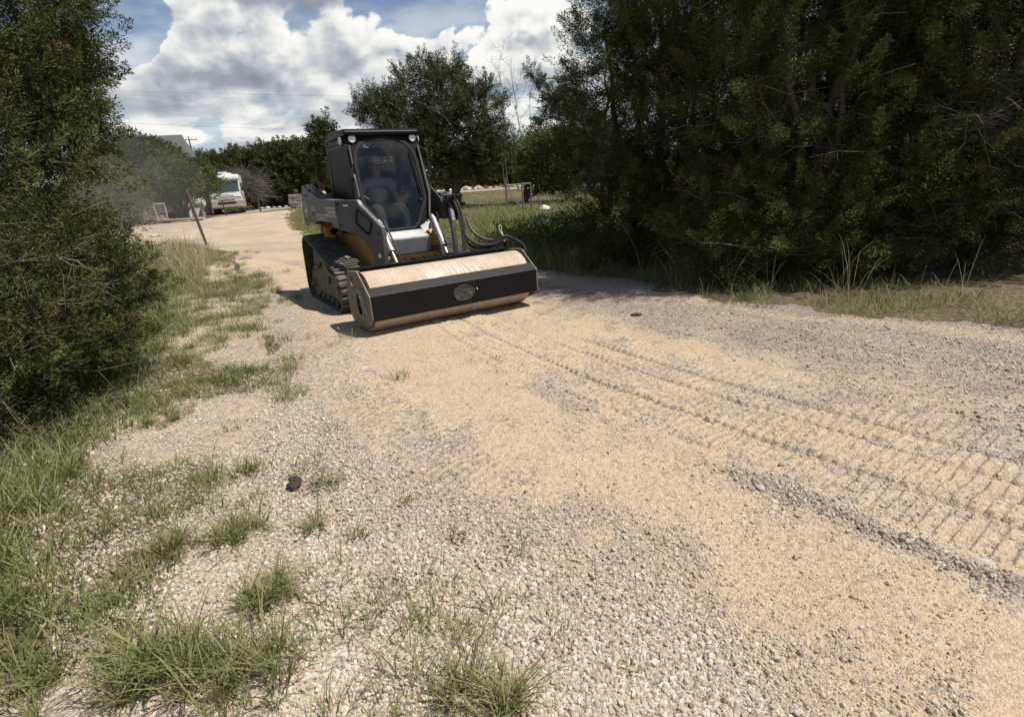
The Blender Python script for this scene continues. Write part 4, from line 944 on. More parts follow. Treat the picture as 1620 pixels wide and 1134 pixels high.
# ------------------------------------------------------------------ plants
def grass(name, x, y, n_per, length, width, mat, label=None, cat=None, kind=None, spread=.05, lean=.55, seed=1, green=.5, parent=None, vary=.35, zfun=None, obj_loc=None):
    """every root point grows n_per bent blades; one mesh"""
    rs = np.random.default_rng(seed); N = len(x) * n_per
    px = np.repeat(x, n_per) + rs.normal(0, spread, N); py = np.repeat(y, n_per) + rs.normal(0, spread, N)
    L = (np.repeat(length, n_per) if np.ndim(length) else length) * np.exp(rs.normal(0, vary, N)); a = rs.uniform(0, 2 * np.pi, N)
    # blades lean outward from the tuft centre
    ox = px - np.repeat(x, n_per); oy = py - np.repeat(y, n_per); a = np.where(rs.uniform(0, 1, N) < .7, np.arctan2(oy, ox) + rs.normal(0, .6, N), a)
    ln = np.abs(rs.normal(lean, .28, N)); dx, dy = np.cos(a), np.sin(a); wx, wy = -dy, dx
    tw = rs.uniform(-.8, .8, N); wx, wy = wx * np.cos(tw) + dx * np.sin(tw), wy * np.cos(tw) + dy * np.sin(tw)
    pz = H(px, py) - .003; wd = width * rs.uniform(.6, 1.3, N) * np.clip(L / L.mean(), .6, 1.4)
    ts = (0, .4, .75, 1.0); V = []
    for t in ts:
        h = L * (np.sin(t * np.minimum(ln * 1.3 + .12, 2.0)) / np.maximum(ln * 1.3 + .12, .01)); out_ = L * (1 - np.cos(t * np.minimum(ln * 1.3 + .12, 2.0))) / np.maximum(ln * 1.3 + .12, .01) + L * t * ln * .35
        cx_, cy_, cz_ = px + dx * out_, py + dy * out_, pz + h
        if t < 1:
            k = (1 - t * .55) * wd / 2
            V.append(np.stack([cx_ - wx * k, cy_ - wy * k, cz_], -1)); V.append(np.stack([cx_ + wx * k, cy_ + wy * k, cz_], -1))
        else: V.append(np.stack([cx_, cy_, cz_], -1))
    V = np.stack(V, 1); b = (np.arange(N) * 7)[:, None]
    F4 = np.concatenate([b + np.array([0, 1, 3, 2]), b + np.array([2, 3, 5, 4])]); F3 = b + np.array([4, 5, 6])
    tn = np.clip(np.repeat(rs.uniform(0, 1, len(x)), n_per) * .5 + rs.uniform(0, 1, N) * .5, 0, 1); dry = np.clip(rs.beta(1.2, 3, N) + (np.repeat(rs.uniform(0, 1, len(x)) > green, n_per)) * .45, 0, 1)
    cols = np.repeat(np.stack([tn, dry, tn * 0], -1), 7, 0)
    o = np_mesh(name, V.reshape(-1, 3), [F4, F3], mat, parent=parent, cols=cols)
    return tag(o, label, cat, kind=kind)
m_grass = leafmat('green_grass', (.070, .100, .022), (.205, .265, .075), (.38, .32, .17), .35)
m_dry = leafmat('dry_grass', (.13, .14, .05), (.36, .33, .18), (.52, .43, .27), .3)
m_field = leafmat('field_grass', (.07, .105, .022), (.24, .30, .08), (.36, .31, .14), .3)

def sample(N, x0, x1, y0, y1): return rng.uniform(x0, x1, N), rng.uniform(y0, y1, N)
# verge left: patches thinning toward the drive
x, y = sample(26000, -9, .4, .6, 15.5); d = xv(y) - x
pn = fbm(x, y, .9, 4, 71) - .5 + .09 * np.clip(d - .3, -1, 2.2)
wts = np.maximum(sstep(-.06, .08, pn), .6 * (y > 5.2) * (d > -.1))  * (d > -.6) * (d < 4.5) + .10 * (d > -1.1) * (d < 1) * (fbm(x, y, 2.4, 3, 99) > .52)
wts = wts * np.clip(7.0 / np.maximum(np.hypot(x, y), 2.5), .4, 1.3) * .30
k = rng.uniform(0, 1, len(x)) < wts; x, y, d = x[k], y[k], d[k]
ln = np.where(d > 1.1, .085, .055) * (1 + .6 * fbm(x, y, .7, 2, 5)) * np.where(y > 8, 1.25, 1)
grass('grass', x, y, 42, ln, .005, m_grass, 'patchy green verge grass growing through the gravel on the left', 'grass', 'stuff', .045, .75, 2, .88)
# low mat under the left cedars and along the verge
x, y = sample(15000, -10, -1.2, .8, 15.5); d = xv(y) - x; k = (d > .95 + .5 * (fbm(x, y, 1.1, 3, 88) - .5)) & (rng.uniform(0, 1, len(x)) < .42); x, y = x[k], y[k]
grass('grass', x, y, 32, .075, .0055, m_grass, 'thick green grass growing at the foot of the left cedars', 'grass', 'stuff', .07, .7, 3, .85)
# tall dry stand before the leaning post
x, y = sample(2600, -13.5, -4.2, 8.5, 19.0); d = xv(y) - x; k = (d > .55 + .9 * (fbm(x, y, .7, 3, 90) - .5)) & (d < 5.5) & (y < 17.5); x, y = x[k], y[k]
grass('tall_grass', x, y, 24, .26 * np.clip((y - 6) / 7, .5, 1.15), .007, m_dry, 'tall dry straw-coloured grass standing around the leaning post', 'grass', 'stuff', .10, .35, 4, .5)
# right road edge weeds
x, y = sample(16000, -14, 13, -1, 30); d = x - xr(y)
k = (d > -.12 + .7 * (fbm(x, y, 2.0, 3, 91) - .5)) & (d < 1.9 + .8 * fbm(x, y, .5, 2, 92)) & (y > 2) & (y < 26) & (rng.uniform(0, 1, len(x)) < np.where(y < 9, .9, .3)); x, y = x[k], y[k]
grass('roadside_grass', x, y, 30, .12 * (.6 + .9 * fbm(x, y, .8, 3, 93)), .0055, m_grass, 'unmown green grass edging the right side of the driveway under the cedars', 'grass', 'stuff', .08, .6, 5, .85)
x, y = sample(260, 1.5, 7, 3.0, 8.0); d = x - xr(y); k = (d > .15) & (d < .9); x, y = x[k], y[k]
grass('seed_grass', x, y, 4, .52, .004, m_dry, 'long arching seed stalks rising above the right roadside grass', 'grass', 'stuff', .05, .5, 6, .3)
# field behind and right of the machine
x, y = sample(60000, -16, 26, 9, 47); d = x - xr(y)
k = (d > .1) & (y < ROADY(x) - 3.6) & (rng.uniform(0, 1, len(x)) < np.clip(260 / (x * x + y * y), .12, .9)); x, y = x[k], y[k]
rr_ = np.hypot(x, y)
grass('field_grass', x, y, 13, .17 * np.clip(1.5 - rr_ / 45, .6, 1.2) * (.6 + .9 * fbm(x, y, .4, 3, 94)), .012, m_field, 'rough green meadow of grass and weeds between the driveway and the far road', 'grass', 'stuff', .16, .5, 7, .66)
x, y = sample(9000, -50, 60, 55, 75); k = rng.uniform(0, 1, len(x)) < .6; x, y = x[k], y[k]
grass('far_lawn', x, y, 9, .20, .03, m_field, 'bright far lawn beyond the road', 'grass', 'stuff', .3, .5, 8, .66)
# individual tufts on the foreground gravel: (px, py, spread, length, blades, label)
TU = [((810, 1125), .07, .16, 150, 'spiky dark green grass tuft at the bottom edge of the photo, middle'),
      ((735, 1100), .045, .17, 90, 'tall thin grass tuft just left of the spiky tuft at the bottom edge'),
      ((255, 1060), .15, .20, 620, 'largest bright green grass clump in the bottom left foreground'),
      ((400, 1070), .10, .18, 300, 'olive grass clump right of the largest bottom left clump'),
      ((60, 1100), .10, .14, 180, 'grass clump in the extreme bottom left corner'),
      ((425, 945), .085, .15, 300, 'dark round grass clump on pale gravel, left of centre foreground'),
      ((345, 602), .10, .09, 150, 'small dense green tuft alone on gravel right of the left cedars'),
      ((515, 775), .075, .09, 110, 'brownish dry tuft right of the black crumpled lump'),
      ((497, 835), .035, .13, 50, 'upright thin green tuft below the black crumpled lump'),
      ((643, 793), .035, .05, 60, 'tiny green tuft at the foot of the near tread print'),
      ((720, 850), .04, .05, 70, 'tiny dry brown tuft right of the tiny green one'),
      ((392, 745), .06, .10, 90, 'green tuft up and left of the black crumpled lump'),
      ((370, 840), .09, .14, 300, 'loose green clump below left of the crumpled lump'),
      ((255, 665), .16, .12, 330, 'wide green clump on the verge in front of the left cedars'),
      ((270, 870), .10, .15, 320, 'bright green clump in the middle of the left verge'),
      ((210, 930), .08, .11, 150, 'sparse clump left of the big foreground clumps'),
      ((660, 985), .03, .06, 45, 'faint small tuft on gravel in the bottom centre'),
      ((570, 1005), .022, .05, 40, 'very small dark tuft left of the bottom centre'),
      ((725, 1000), .03, .08, 40, 'thin stemmed tuft above the spiky bottom tuft'),
      ((990, 1060), .025, .04, 40, 'small faded tuft on the gravel right of bottom centre'),
      ((560, 850), .03, .09, 36, 'weak dry stems on gravel near the centre left')]
for i, ((px, py), sp_, ln_, nb_, lab) in enumerate(TU):
    x0, y0 = G(px, py); rt = np.random.default_rng(300 + i); nr_ = 4 + int(sp_ * 110); qx = x0 + rt.normal(0, sp_ * .62, nr_); qy = y0 + rt.normal(0, sp_ * .62, nr_)
    o = grass('grass_tuft', qx, qy, max(6, int(nb_ * 1.7 / nr_)), ln_ * .66 * rt.uniform(.5, 1.2, nr_), .0042, m_grass, lab, 'grass tuft', None, .016, .80, 30 + i, .62)
    z0 = float(H(x0, y0)); o.data.transform(Matrix.Translation((-x0, -y0, -z0))); o.location = (x0, y0, z0); o['group'] = 'grass tufts on the gravel verge'

# ---- trees
def sprays(rs, centres, radii, n_per, L, Wd, up=.35, outw=.8, flat=1.0, axes=None):
    """kite shaped leaf sprays in clumps; with axes the clump is a pointed plume along its axis"""
    K = len(centres); N = K * n_per; ci = np.repeat(np.arange(K), n_per)
    d = rs.normal(size=(N, 3)); d /= np.linalg.norm(d, axis=1)[:, None]
    if axes is None:
        r = rs.uniform(.25, 1, N) ** .5
        P = centres[ci] + d * (r * radii[ci])[:, None] * np.array([1, 1, flat])
        D = d * outw + np.array([0, 0, up]) + rs.normal(0, .45, (N, 3))
    else:
        A = axes[ci]; d = d - A * (d * A).sum(1)[:, None]; d /= np.linalg.norm(d, axis=1)[:, None] + 1e-9
        t = rs.uniform(0, 1, N) ** .85; r = rs.uniform(0, 1, N) ** .6 * (1.0 - .86 * t) * (.35 + .65 * np.minimum(1, t * 5))
        P = centres[ci] + A * ((t * 2.3 - .8) * radii[ci])[:, None] + d * (r * radii[ci] * .60)[:, None]
        D = A * .75 + d * .75 + rs.normal(0, .28, (N, 3))
    D /= np.linalg.norm(D, axis=1)[:, None]
    S = np.cross(D, rs.normal(size=(N, 3))); S /= np.linalg.norm(S, axis=1)[:, None] + 1e-9
    l = L * np.exp(rs.normal(0, .3, N)); w_ = Wd * rs.uniform(.6, 1.4, N); U_ = np.cross(D, S)
    V = np.stack([P, P + D * (l * .45)[:, None] + S * w_[:, None] * .5 + U_ * (w_ * .15)[:, None], P + D * l[:, None], P + D * (l * .5)[:, None] - S * w_[:, None] * .5], 1)
    return V, ci
def leaf_mesh(name, V, cols, mat, parent):
    N = len(V); F = (np.arange(N) * 4)[:, None] + np.array([0, 1, 2, 3]); return np_mesh(name, V.reshape(-1, 3), F, mat, parent=parent, cols=np.repeat(cols, 4, 0))
def blob_clumps(rs, blobs, per_m2, rc, inner=.35, ragged=.15):
    C = []; Rr = []; Ax = []
    for (bx, by, bz, ra, rb, rcz) in blobs:
        area = 4 * math.pi * ((ra * rb) ** 1.6 / 3 + (ra * rcz) ** 1.6 / 3 + (rb * rcz) ** 1.6 / 3) ** (1 / 1.6)
        n = max(4, int(area * per_m2)); d = rs.normal(size=(n, 3)); d /= np.linalg.norm(d, axis=1)[:, None]
        t = 1 - (rs.uniform(0, 1, n) ** 2.2) * (1 - inner); t = t * (1 + rs.normal(0, ragged, n))
        a_ = d + np.array([0, 0, .55]) + rs.normal(0, .35, (n, 3)); Ax.append(a_ / np.linalg.norm(a_, axis=1)[:, None]); C.append(np.array([bx, by, bz]) + d * t[:, None] * np.array([ra, rb, rcz])); Rr.append(rc * rs.uniform(.55, 1.35, n))
    return np.concatenate(C), np.concatenate(Rr), np.concatenate(Ax)
def tubes_np(segs, n=5):
    """segs: (p0,p1,r0,r1) arrays -> one mesh arrays"""
    p0, p1, r0, r1 = [np.asarray(a, float) for a in zip(*segs)] if isinstance(segs, list) else segs
    d = p1 - p0; d /= np.linalg.norm(d, axis=1)[:, None] + 1e-9; a = np.cross(d, np.where(np.abs(d[:, 2:3]) > .9, np.array([[1.0, 0, 0]]), np.array([[0, 0, 1.0]]))); a /= np.linalg.norm(a, axis=1)[:, None] + 1e-9; b = np.cross(d, a)
    V = []
    for P, r in ((p0, r0), (p1, r1)):
        for k in range(n):
            t = 2 * math.pi * k / n; V.append(P + (a * math.cos(t) + b * math.sin(t)) * r[:, None])
    V = np.stack(V, 1); N = len(p0); base = (np.arange(N) * 2 * n)[:, None]
    F = np.concatenate([base + np.array([k, (k + 1) % n, n + (k + 1) % n, n + k]) for k in range(n)])
    return V.reshape(-1, 3), F
def limb_path(rs, a, b, k=6, wob=.08):
    a = np.array(a, float); b = np.array(b, float); L = np.linalg.norm(b - a); t = np.linspace(0, 1, k + 1)[:, None]
    P = a + (b - a) * t; P[:, 2] += (np.sin(t[:, 0] * math.pi) * .10 * L); P[1:-1] += rs.normal(0, wob * L / k * 1.6, (k - 1, 3)); return P
def tree(name, label, base, trunks, blobs, seed, leaf=(.05, .012), per_m2=18, n_per=60, rc=.22, mats=None, group=None, trunk_r=.12, limbs=14, twigs=300, twig_r=.005, up=.35, cat='tree', inner=.3, ragged=.15, tone=(0, 1), warm=.12, twig_len=.5, lowfrac=0.0, leafout=.8):
    """base (x,y); trunks list of top offsets; blobs (dx,dy,z,rx,ry,rz) around the base"""
    rs = np.random.default_rng(seed); z0 = float(H(*base)) - .03
    T = empty(name, (base[0], base[1], z0), 0, label, cat, group)
    segs = []
    ends = []
    for (tx, ty, tz) in trunks:
        P = limb_path(rs, (tx * .05, ty * .05, 0), (tx, ty, tz), 9, .10); P[:, 2] = np.linspace(0, tz, 10); rr_ = np.linspace(trunk_r, trunk_r * .22, 10); rr_[0] *= 1.3
        for i in range(9): segs.append((P[i], P[i + 1], rr_[i], rr_[i + 1]))
        ends.append((P, rr_))
    C, Rc, Ax = blob_clumps(rs, blobs, per_m2, rc, inner, ragged)
    z_lim = C[:, 2] > .05; C, Rc, Ax = C[z_lim], Rc[z_lim], Ax[z_lim]
    brk = []
    for k in range(limbs):
        P, rr_ = ends[k % len(ends)]; i = rs.integers(2, 9); b = C[rs.integers(0, len(C))]
        near_i = int(np.argmin(np.abs(P[:, 2] - max(.3, b[2] - .35 * np.hypot(b[0], b[1]))))); near_i = min(max(near_i, 1), 8)
        Q = limb_path(rs, P[near_i], b, 6, .10); rq = np.linspace(rr_[near_i] * .55, twig_r * 1.6, 7)
        for j in range(6): segs.append((Q[j], Q[j + 1], rq[j], rq[j + 1]))
        brk.append(Q)
    V, F = tubes_np(segs, 7); np_mesh('trunk', V, F, mats[1], parent=T, smooth=True)
    tw = []
    if twigs:
        for k in range(twigs):
            if brk and rs.uniform() < .55:
                Q = brk[rs.integers(0, len(brk))]; p = Q[rs.integers(1, 7)]
            else: p = C[rs.integers(0, len(C))] * .85
            d = rs.normal(size=3); d[2] *= .5; d /= np.linalg.norm(d); l = twig_len * rs.uniform(.3, 1.3); p1 = p + d * l * .5; d2 = d + rs.normal(0, .35, 3); p2 = p1 + d2 * l * .5
            tw.append((p, p1, twig_r, twig_r * .7)); tw.append((p1, p2, twig_r * .7, twig_r * .3))
            p3 = p1 + (d + rs.normal(0, .6, 3)) * l * .35; tw.append((p1, p3, twig_r * .6, twig_r * .25))
        V, F = tubes_np(tw, 3); np_mesh('twigs', V, F, mats[2], parent=T)
    if n_per:
        V, ci = sprays(rs, C, Rc, n_per, leaf[0], leaf[1], up, leafout, axes=Ax if mats[0] in (m_jun, m_jun2) else None)
        ct = rs.uniform(tone[0], tone[1], len(C)); cw = (rs.uniform(0, 1, len(C)) < warm) * rs.uniform(.3, 1, len(C))
        cols = np.stack([np.clip(ct[ci] ** 1.4 * .8 + rs.uniform(0, .2, len(ci)), 0, 1), np.clip(cw[ci] + rs.beta(1, 12, len(ci)), 0, 1), ct[ci] * 0], -1)
        keep = V[:, 0, 2] > .02
        leaf_mesh('crown', V[keep], cols[keep], mats[0], T)
    return T
def copy_tree(o, loc, rz, sc, label, group=None):
    c = o.copy(); COL.objects.link(c); c.location = loc; c.rotation_euler = (0, 0, rz); c.scale = (sc, sc, sc) if not isinstance(sc, tuple) else sc; c['label'] = label
    if group: c['group'] = group
    for ch in o.children:
        d = ch.copy(); COL.objects.link(d); d.parent = c
    return c
m_bark = paint('cedar_bark', (.10, .075, .055), .95, var=.4, scale=12, bump=.012, bscale=30)
m_twig = paint('grey_twig', (.17, .14, .115), .9, var=.35)
m_deadw = paint('dead_wood', (.13, .11, .095), .9, var=.25)
m_jun = leafmat('juniper_sprays', (.008, .013, .003), (.130, .150, .036), (.12, .085, .035), .10, .8)
m_jun2 = leafmat('juniper_sprays_far', (.016, .022, .007), (.125, .140, .042), (.12, .09, .04), .10, .8)  # far foliage lightened a bit, distance haze put into the leaf colour
m_oak = leafmat('oak_leaves', (.040, .060, .018), (.12, .155, .050), (.14, .12, .06), .25)
m_brt = leafmat('broad_leaves', (.05, .075, .018), (.17, .21, .06), (.20, .18, .07), .35)
JM = (m_jun, m_bark, m_twig); JF = (m_jun2, m_bark, m_twig); OM = (m_oak, m_bark, m_twig); BM = (m_brt, m_bark, m_twig)
def rel(base, *pts):
    """blobs given as (u, v, dist, rx, ry, rz) sight lines -> offsets from the base"""
    z0 = float(H(*base)); o = []
    for (u, v, dist, ra, rb, rz) in pts:
        p = AT(u, v, dist); o.append((p[0] - base[0], p[1] - base[1], p[2] - z0, ra, rb, rz))
    return o

# near left cedar (upper crown) and the young one in front of it
bs = (-5.3, 4.6)
bl = rel(bs, (-3, 60, 6.4, .72, .8, .8), (50, 50, 6.4, .32, .4, .50), (62, 125, 6.3, .32, .4, .40), (114, 150, 6.2, .15, .25, .30), (127, 108, 6.2, .07, .1, .16), (140, 150, 6.2, .06, .1, .14), (100, 205, 6.3, .18, .3, .24), (47, 215, 6.3, .36, .5, .42), (20, 262, 6.3, .16, .3, .16), (7, 170, 6.3, .6, .7, .5), (-60, 280, 6.2, .55, .7, .5), (-30, 310, 6.2, .35, .4, .3), (-60, 370, 6.1, .45, .5, .4), (-15, 370, 6.1, .18, .3, .3), (-38, 0, 6.5, .8, .9, .8), (74, 15, 6.4, .16, .3, .3))
bl += [(-1.3, .5, 4.6, 1.5, 1.5, 1.5), (-2.2, .4, 3.0, 1.5, 1.6, 1.8), (-.8, .4, 5.4, .9, 1.0, 1.0)]
tree('cedar_tree', 'tall near cedar filling the top left corner of the photo', bs, [(.3, .2, 5.6), (.9, .4, 3.6), (-.7, -.3, 4.6)], bl, 11, (.030, .0072), 24, 260, .175, JM, limbs=26, twigs=900, twig_r=.0035, trunk_r=.13, warm=.05, inner=.5, ragged=.06, twig_len=.35)
bs = (-3.75, 4.75)
bl = rel(bs, (153, 420, 5.7, .26, .35, .36), (193, 440, 5.6, .22, .35, .28), (138, 490, 5.5, .32, .4, .36), (178, 530, 5.4, .16, .3, .22), (98, 430, 5.6, .28, .4, .36), (143, 355, 5.9, .10, .15, .16), (176, 385, 5.9, .10, .15, .16), (108, 370, 5.9, .15, .2, .2), (216, 430, 5.6, .10, .15, .12), (48, 470, 5.4, .30, .35, .3), (20, 520, 4.9, .3, .35, .3), (158, 580, 5.3, .12, .2, .09), (88, 550, 5.2, .22, .3, .16))
tree('young_cedar', 'low bushy young cedar with pointed tips on the left verge, below the tall near cedar', bs, [(.15, .1, 1.4), (-.4, .1, 1.1), (.4, -.1, .9)], bl, 12, (.028, .007), 60, 150, .105, JM, limbs=26, twigs=500, twig_r=.003, trunk_r=.045, up=.6, warm=.06, inner=.4, tone=(.35, 1), twig_len=.3, ragged=.12, cat='tree')
bs = (-4.6, 3.2)
bl = rel(bs, (5, 430, 5.3, .35, .5, .5), (-60, 520, 5.0, .7, .8, .8), (10, 590, 5.2, .28, .4, .3), (-120, 300, 5.5, 1.0, 1.0, 1.2), (50, 620, 5.0, .25, .3, .16))
tree('cedar_bush', 'dark twiggy cedar bush at the left edge under the tall near cedar', bs, [(.0, .0, 1.9), (-.5, .2, 1.5)], bl, 13, (.030, .008), 34, 100, .13, JM, limbs=16, twigs=1900, twig_r=.003, trunk_r=.05, warm=.15, twig_len=.38, inner=.5, cat='bush')

# the dark row on the right
RT = []
bs = (2.3, 9.5)
bl = [(0, 0, 2.3, 1.15, 1.2, 1.7), (.2, .1, 4.2, 1.1, 1.1, 1.5), (-.65, -.1, 3.2, .7, .7, .7), (.5, -.5, 1.1, 1.3, .9, .9), (-.1, 0, 5.8, .8, .8, 1.1), (-.85, .1, 4.6, .4, .5, .25), (-.5, -.6, .9, .7, .6, .8), (.9, -.2, 2.6, .9, .8, 1.0), (.6, .4, 6.6, 1.2, 1.0, 1.2)]
tree('cedar_tree', 'left-most tall dark cedar of the right-hand row, its crown edge ragged against the clouds', bs, [(.1, .1, 6.0), (.5, -.3, 4.2), (-.5, .2, 3.8)], bl, 21, (.036, .0095), 16, 240, .25, JM, limbs=26, twigs=700, twig_r=.005, trunk_r=.09, warm=.08, ragged=.16, twig_len=.4, inner=.35)
bs = (3.95, 7.4)
bl = [(0, 0, 2.2, 1.5, 1.1, 1.6), (-.3, -.5, .55, 1.6, .6, .5), (-.5, -.3, 4.6, .9, .9, .8), (.2, .2, 4.3, 1.4, 1.2, 1.6), (-.9, -.1, 2.6, .7, .7, .9), (.6, -.5, .9, 1.4, .8, .9), (-.8, -.4, .8, 1.0, .7, .8), (0, .2, 6.0, 1.3, 1.1, 1.3), (-1.0, 0, 3.8, .6, .6, .5), (1.1, -.2, 3.2, 1.0, .9, 1.3)]
t2 = tree('cedar_tree', 'broad olive-tinged cedar, second from the left in the right-hand row', bs, [(.1, .1, 6.4), (-.6, -.1, 4.2), (.8, .1, 4.6), (.3, -.4, 3.0)], bl, 22, (.036, .0095), 15, 235, .25, JM, limbs=30, twigs=1100, twig_r=.005, trunk_r=.08, warm=.08, ragged=.14, twig_len=.45, inner=.35)
bs = (6.3, 7.2)
bl = [(0, 0, 2.4, 1.6, 1.2, 1.6), (-.2, -.5, .6, 1.5, .6, .5), (.1, .1, 4.6, 1.6, 1.3, 1.7), (-.6, -.4, 1.2, 1.3, .8, 1.0), (.8, -.2, 3.6, 1.2, 1.0, 1.2), (-.2, .1, 6.4, 1.4, 1.1, 1.2), (.4, -.1, .8, 1.2, .8, .7)]
t3 = tree('cedar_tree', 'dark cedar with many bare grey inner twigs, third from the left in the right-hand row', bs, [(.1, .2, 6.6), (-.5, -.2, 4.6), (.7, .0, 4.8)], bl, 23, (.036, .0095), 14, 225, .25, JM, limbs=30, twigs=2200, twig_r=.005, trunk_r=.08, warm=.08, ragged=.14, twig_len=.5, inner=.35)
bs = (7.75, 7.6)
bl = [(0, 0, 3.0, 1.5, 1.2, 1.2), (.2, .1, 4.8, 1.6, 1.3, 1.4), (-.7, -.1, 3.8, 1.1, 1.0, 1.1), (1.0, 0, 3.0, 1.2, 1.0, .8), (0, 0, 6.2, 1.4, 1.1, 1.2)]
t4 = tree('cedar_tree', 'thin-branched brownish cedar overhanging the right edge of the photo', bs, [(.2, .2, 6.2), (-.6, .0, 4.2), (.8, -.1, 4.0)], bl, 24, (.034, .009), 13, 200, .24, JM, limbs=36, twigs=2400, twig_r=.005, trunk_r=.07, warm=.15, ragged=.16, twig_len=.55, inner=.35)
copy_tree(t2, (3.9, 11.6, 0), 2.1, 1.05, 'cedar standing behind the gap between the first two cedars of the right-hand row')
copy_tree(t3, (7.3, 9.9, 0), 1.2, 1.05, 'cedar hidden deep in shade behind the second and third cedars of the right-hand row')
copy_tree(t2, (11.6, 11.2, 0), 3.6, (1.1, 1.1, 1.3), 'far cedar behind the thin-branched one at the right edge of the photo')
copy_tree(t2, (5.4, 9.9, 0), 5.0, (1.05, 1.05, 1.2), 'cedar filling the space directly behind the second cedar of the right-hand row')
copy_tree(t3, (8.3, 12.2, 0), 4.4, (1.2, 1.2, 1.25), 'farthest tall cedar behind the third cedar of the right-hand row')

# young weeds and saplings at the foot of the first right cedar
bs = (.95, 10.6)
tree('sapling', 'leafy green sapling at the left foot of the right-hand cedars', bs, [(0, 0, .9), (.3, .2, .7)], [(0, 0, .45, .7, .7, .35), (.8, -.5, .45, .6, .5, .35), (-.8, 1.1, .3, .5, .6, .25)], 31, (.05, .022), 26, 40, .16, BM, limbs=10, twigs=120, trunk_r=.02, warm=.1, tone=(0, .7), cat='shrub')

# big juniper in the middle distance
bs = G(722, 333); bs = (bs[0], bs[1])
D0 = math.hypot(*bs)
bl = rel(bs, (640, 200, D0, 1.5, 1.6, 1.7), (700, 160, D0, 1.5, 1.6, 1.7), (755, 185, D0, 1.2, 1.4, 1.4), (780, 225, D0, .8, 1.0, 1.0), (600, 165, D0, .95, 1.1, .75), (690, 240, D0, 1.7, 1.6, 1.2), (750, 255, D0, 1.3, 1.3, .8), (610, 250, D0, 1.2, 1.3, 1.3), (640, 125, D0, .6, .6, .55), (690, 112, D0, .6, .6, .6), (730, 120, D0, .45, .5, .5), (768, 135, D0, .3, .35, .6), (575, 180, D0, .45, .5, .35), (793, 165, D0, .2, .25, .45), (660, 100, D0, .25, .3, .4), (725, 98, D0, .2, .25, .4))
tree('juniper_tree', 'large spreading juniper with several trunks behind the loader cab', bs, [(.3, 0, 4.8), (-1.6, .2, 4.4), (1.1, .1, 4.0), (-.6, .2, 5.2)], bl, 41, (.10, .026), 13, 95, .36, JF, limbs=30, twigs=900, twig_r=.010, trunk_r=.14, up=.75, warm=.10, ragged=.16, twig_len=1.1)
# light juniper bough tree left of the dark row
bs = (3.3, 17.5)
D1 = math.hypot(*bs)
bl = rel(bs, (895, 165, D1, .55, .7, .30), (925, 205, D1, .7, .8, .5), (852, 128, D1, .28, .3, .10), (838, 112, D1, .08, .1, .08), (872, 150, D1, .35, .4, .16), (893, 128, D1, .12, .2, .26), (880, 235, D1, .45, .5, .25), (935, 250, D1, .7, .8, .7), (856, 188, D1, .26, .3, .10))
tree('juniper_tree', 'sparse juniper with boughs stretched left against the clouds, beside the dark row', bs, [(.0, 0, 4.6), (-.8, .1, 3.6)], bl, 42, (.050, .013), 22, 210, .22, JF, limbs=30, twigs=500, twig_r=.010, trunk_r=.09, up=.7, warm=.10)
# bright broadleaf
bs = G(832, 326); D2 = math.hypot(*bs)
bl = rel(bs, (850, 235, D2, 1.0, 1.1, .9), (880, 260, D2, 1.2, 1.2, .9), (835, 270, D2, .8, .9, .6), (905, 245, D2, 1.1, 1.1, 1.1), (870, 215, D2, .6, .7, .5), (860, 290, D2, .9, .9, .35), (900, 290, D2, 1.0, 1.0, .5))
tree('leafy_tree', 'small light green broadleaf tree standing behind the pipe frame', bs, [(.1, 0, 2.6), (.9, .1, 3.0)], bl, 43, (.12, .07), 11, 34, .35, BM, limbs=20, twigs=300, twig_r=.012, trunk_r=.13, warm=.10, tone=(.1, 1))
# bare dead trees
def dead(name, label, base, hgt, seed, lean=0.0, rad_=.05, n=14):
    rs = np.random.default_rng(seed); T = empty(name, (base[0], base[1], float(H(*base))), 0, label, 'tree', 'bare dead trees'); segs = []
    P = limb_path(rs, (0, 0, 0), (lean, 0, hgt), 8, .06); P[:, 2] = np.linspace(0, hgt, 9); r_ = np.linspace(rad_, .01, 9)
    for i in range(8): segs.append((P[i], P[i + 1], r_[i], r_[i + 1]))
    np_mesh('trunk', *tubes_np(segs, 6), m_deadw, parent=T, smooth=True)
    segs = []
    for k in range(n):
        i = rs.integers(2, 9); a = rs.uniform(0, 6.28); l = hgt * rs.uniform(.12, .28); q1 = P[i] + np.array([math.cos(a) * .6, math.sin(a) * .6, .8]) * l
        Q = limb_path(rs, P[i], q1, 4, .1)
        for j in range(4): segs.append((Q[j], Q[j + 1], .016 * (1 - j * .2), .016 * (1 - (j + 1) * .2)))
        for j in range(1, 5):
            for _ in range(3):
                e = Q[j] + np.array([rs.normal(0, .3), rs.normal(0, .3), rs.uniform(.1, .6)]) * l * .5; segs.append((Q[j], e, .008, .003))
    np_mesh('branches', *tubes_np(segs, 4), m_deadw, parent=T); return T
for i, (u, hh_, lab) in enumerate(((808, 8.6, 'bare dead tree right against the big juniper crown'), (822, 9.2, 'tallest bare dead tree between the big juniper and the dark row'), (840, 7.4, 'short bare dead tree nearest the sparse juniper boughs'))):
    p = AT(u, 330, 43 + i); dead('dead_tree', lab, (p[0], p[1]), hh_, 60 + i, .3 * (i - 1))

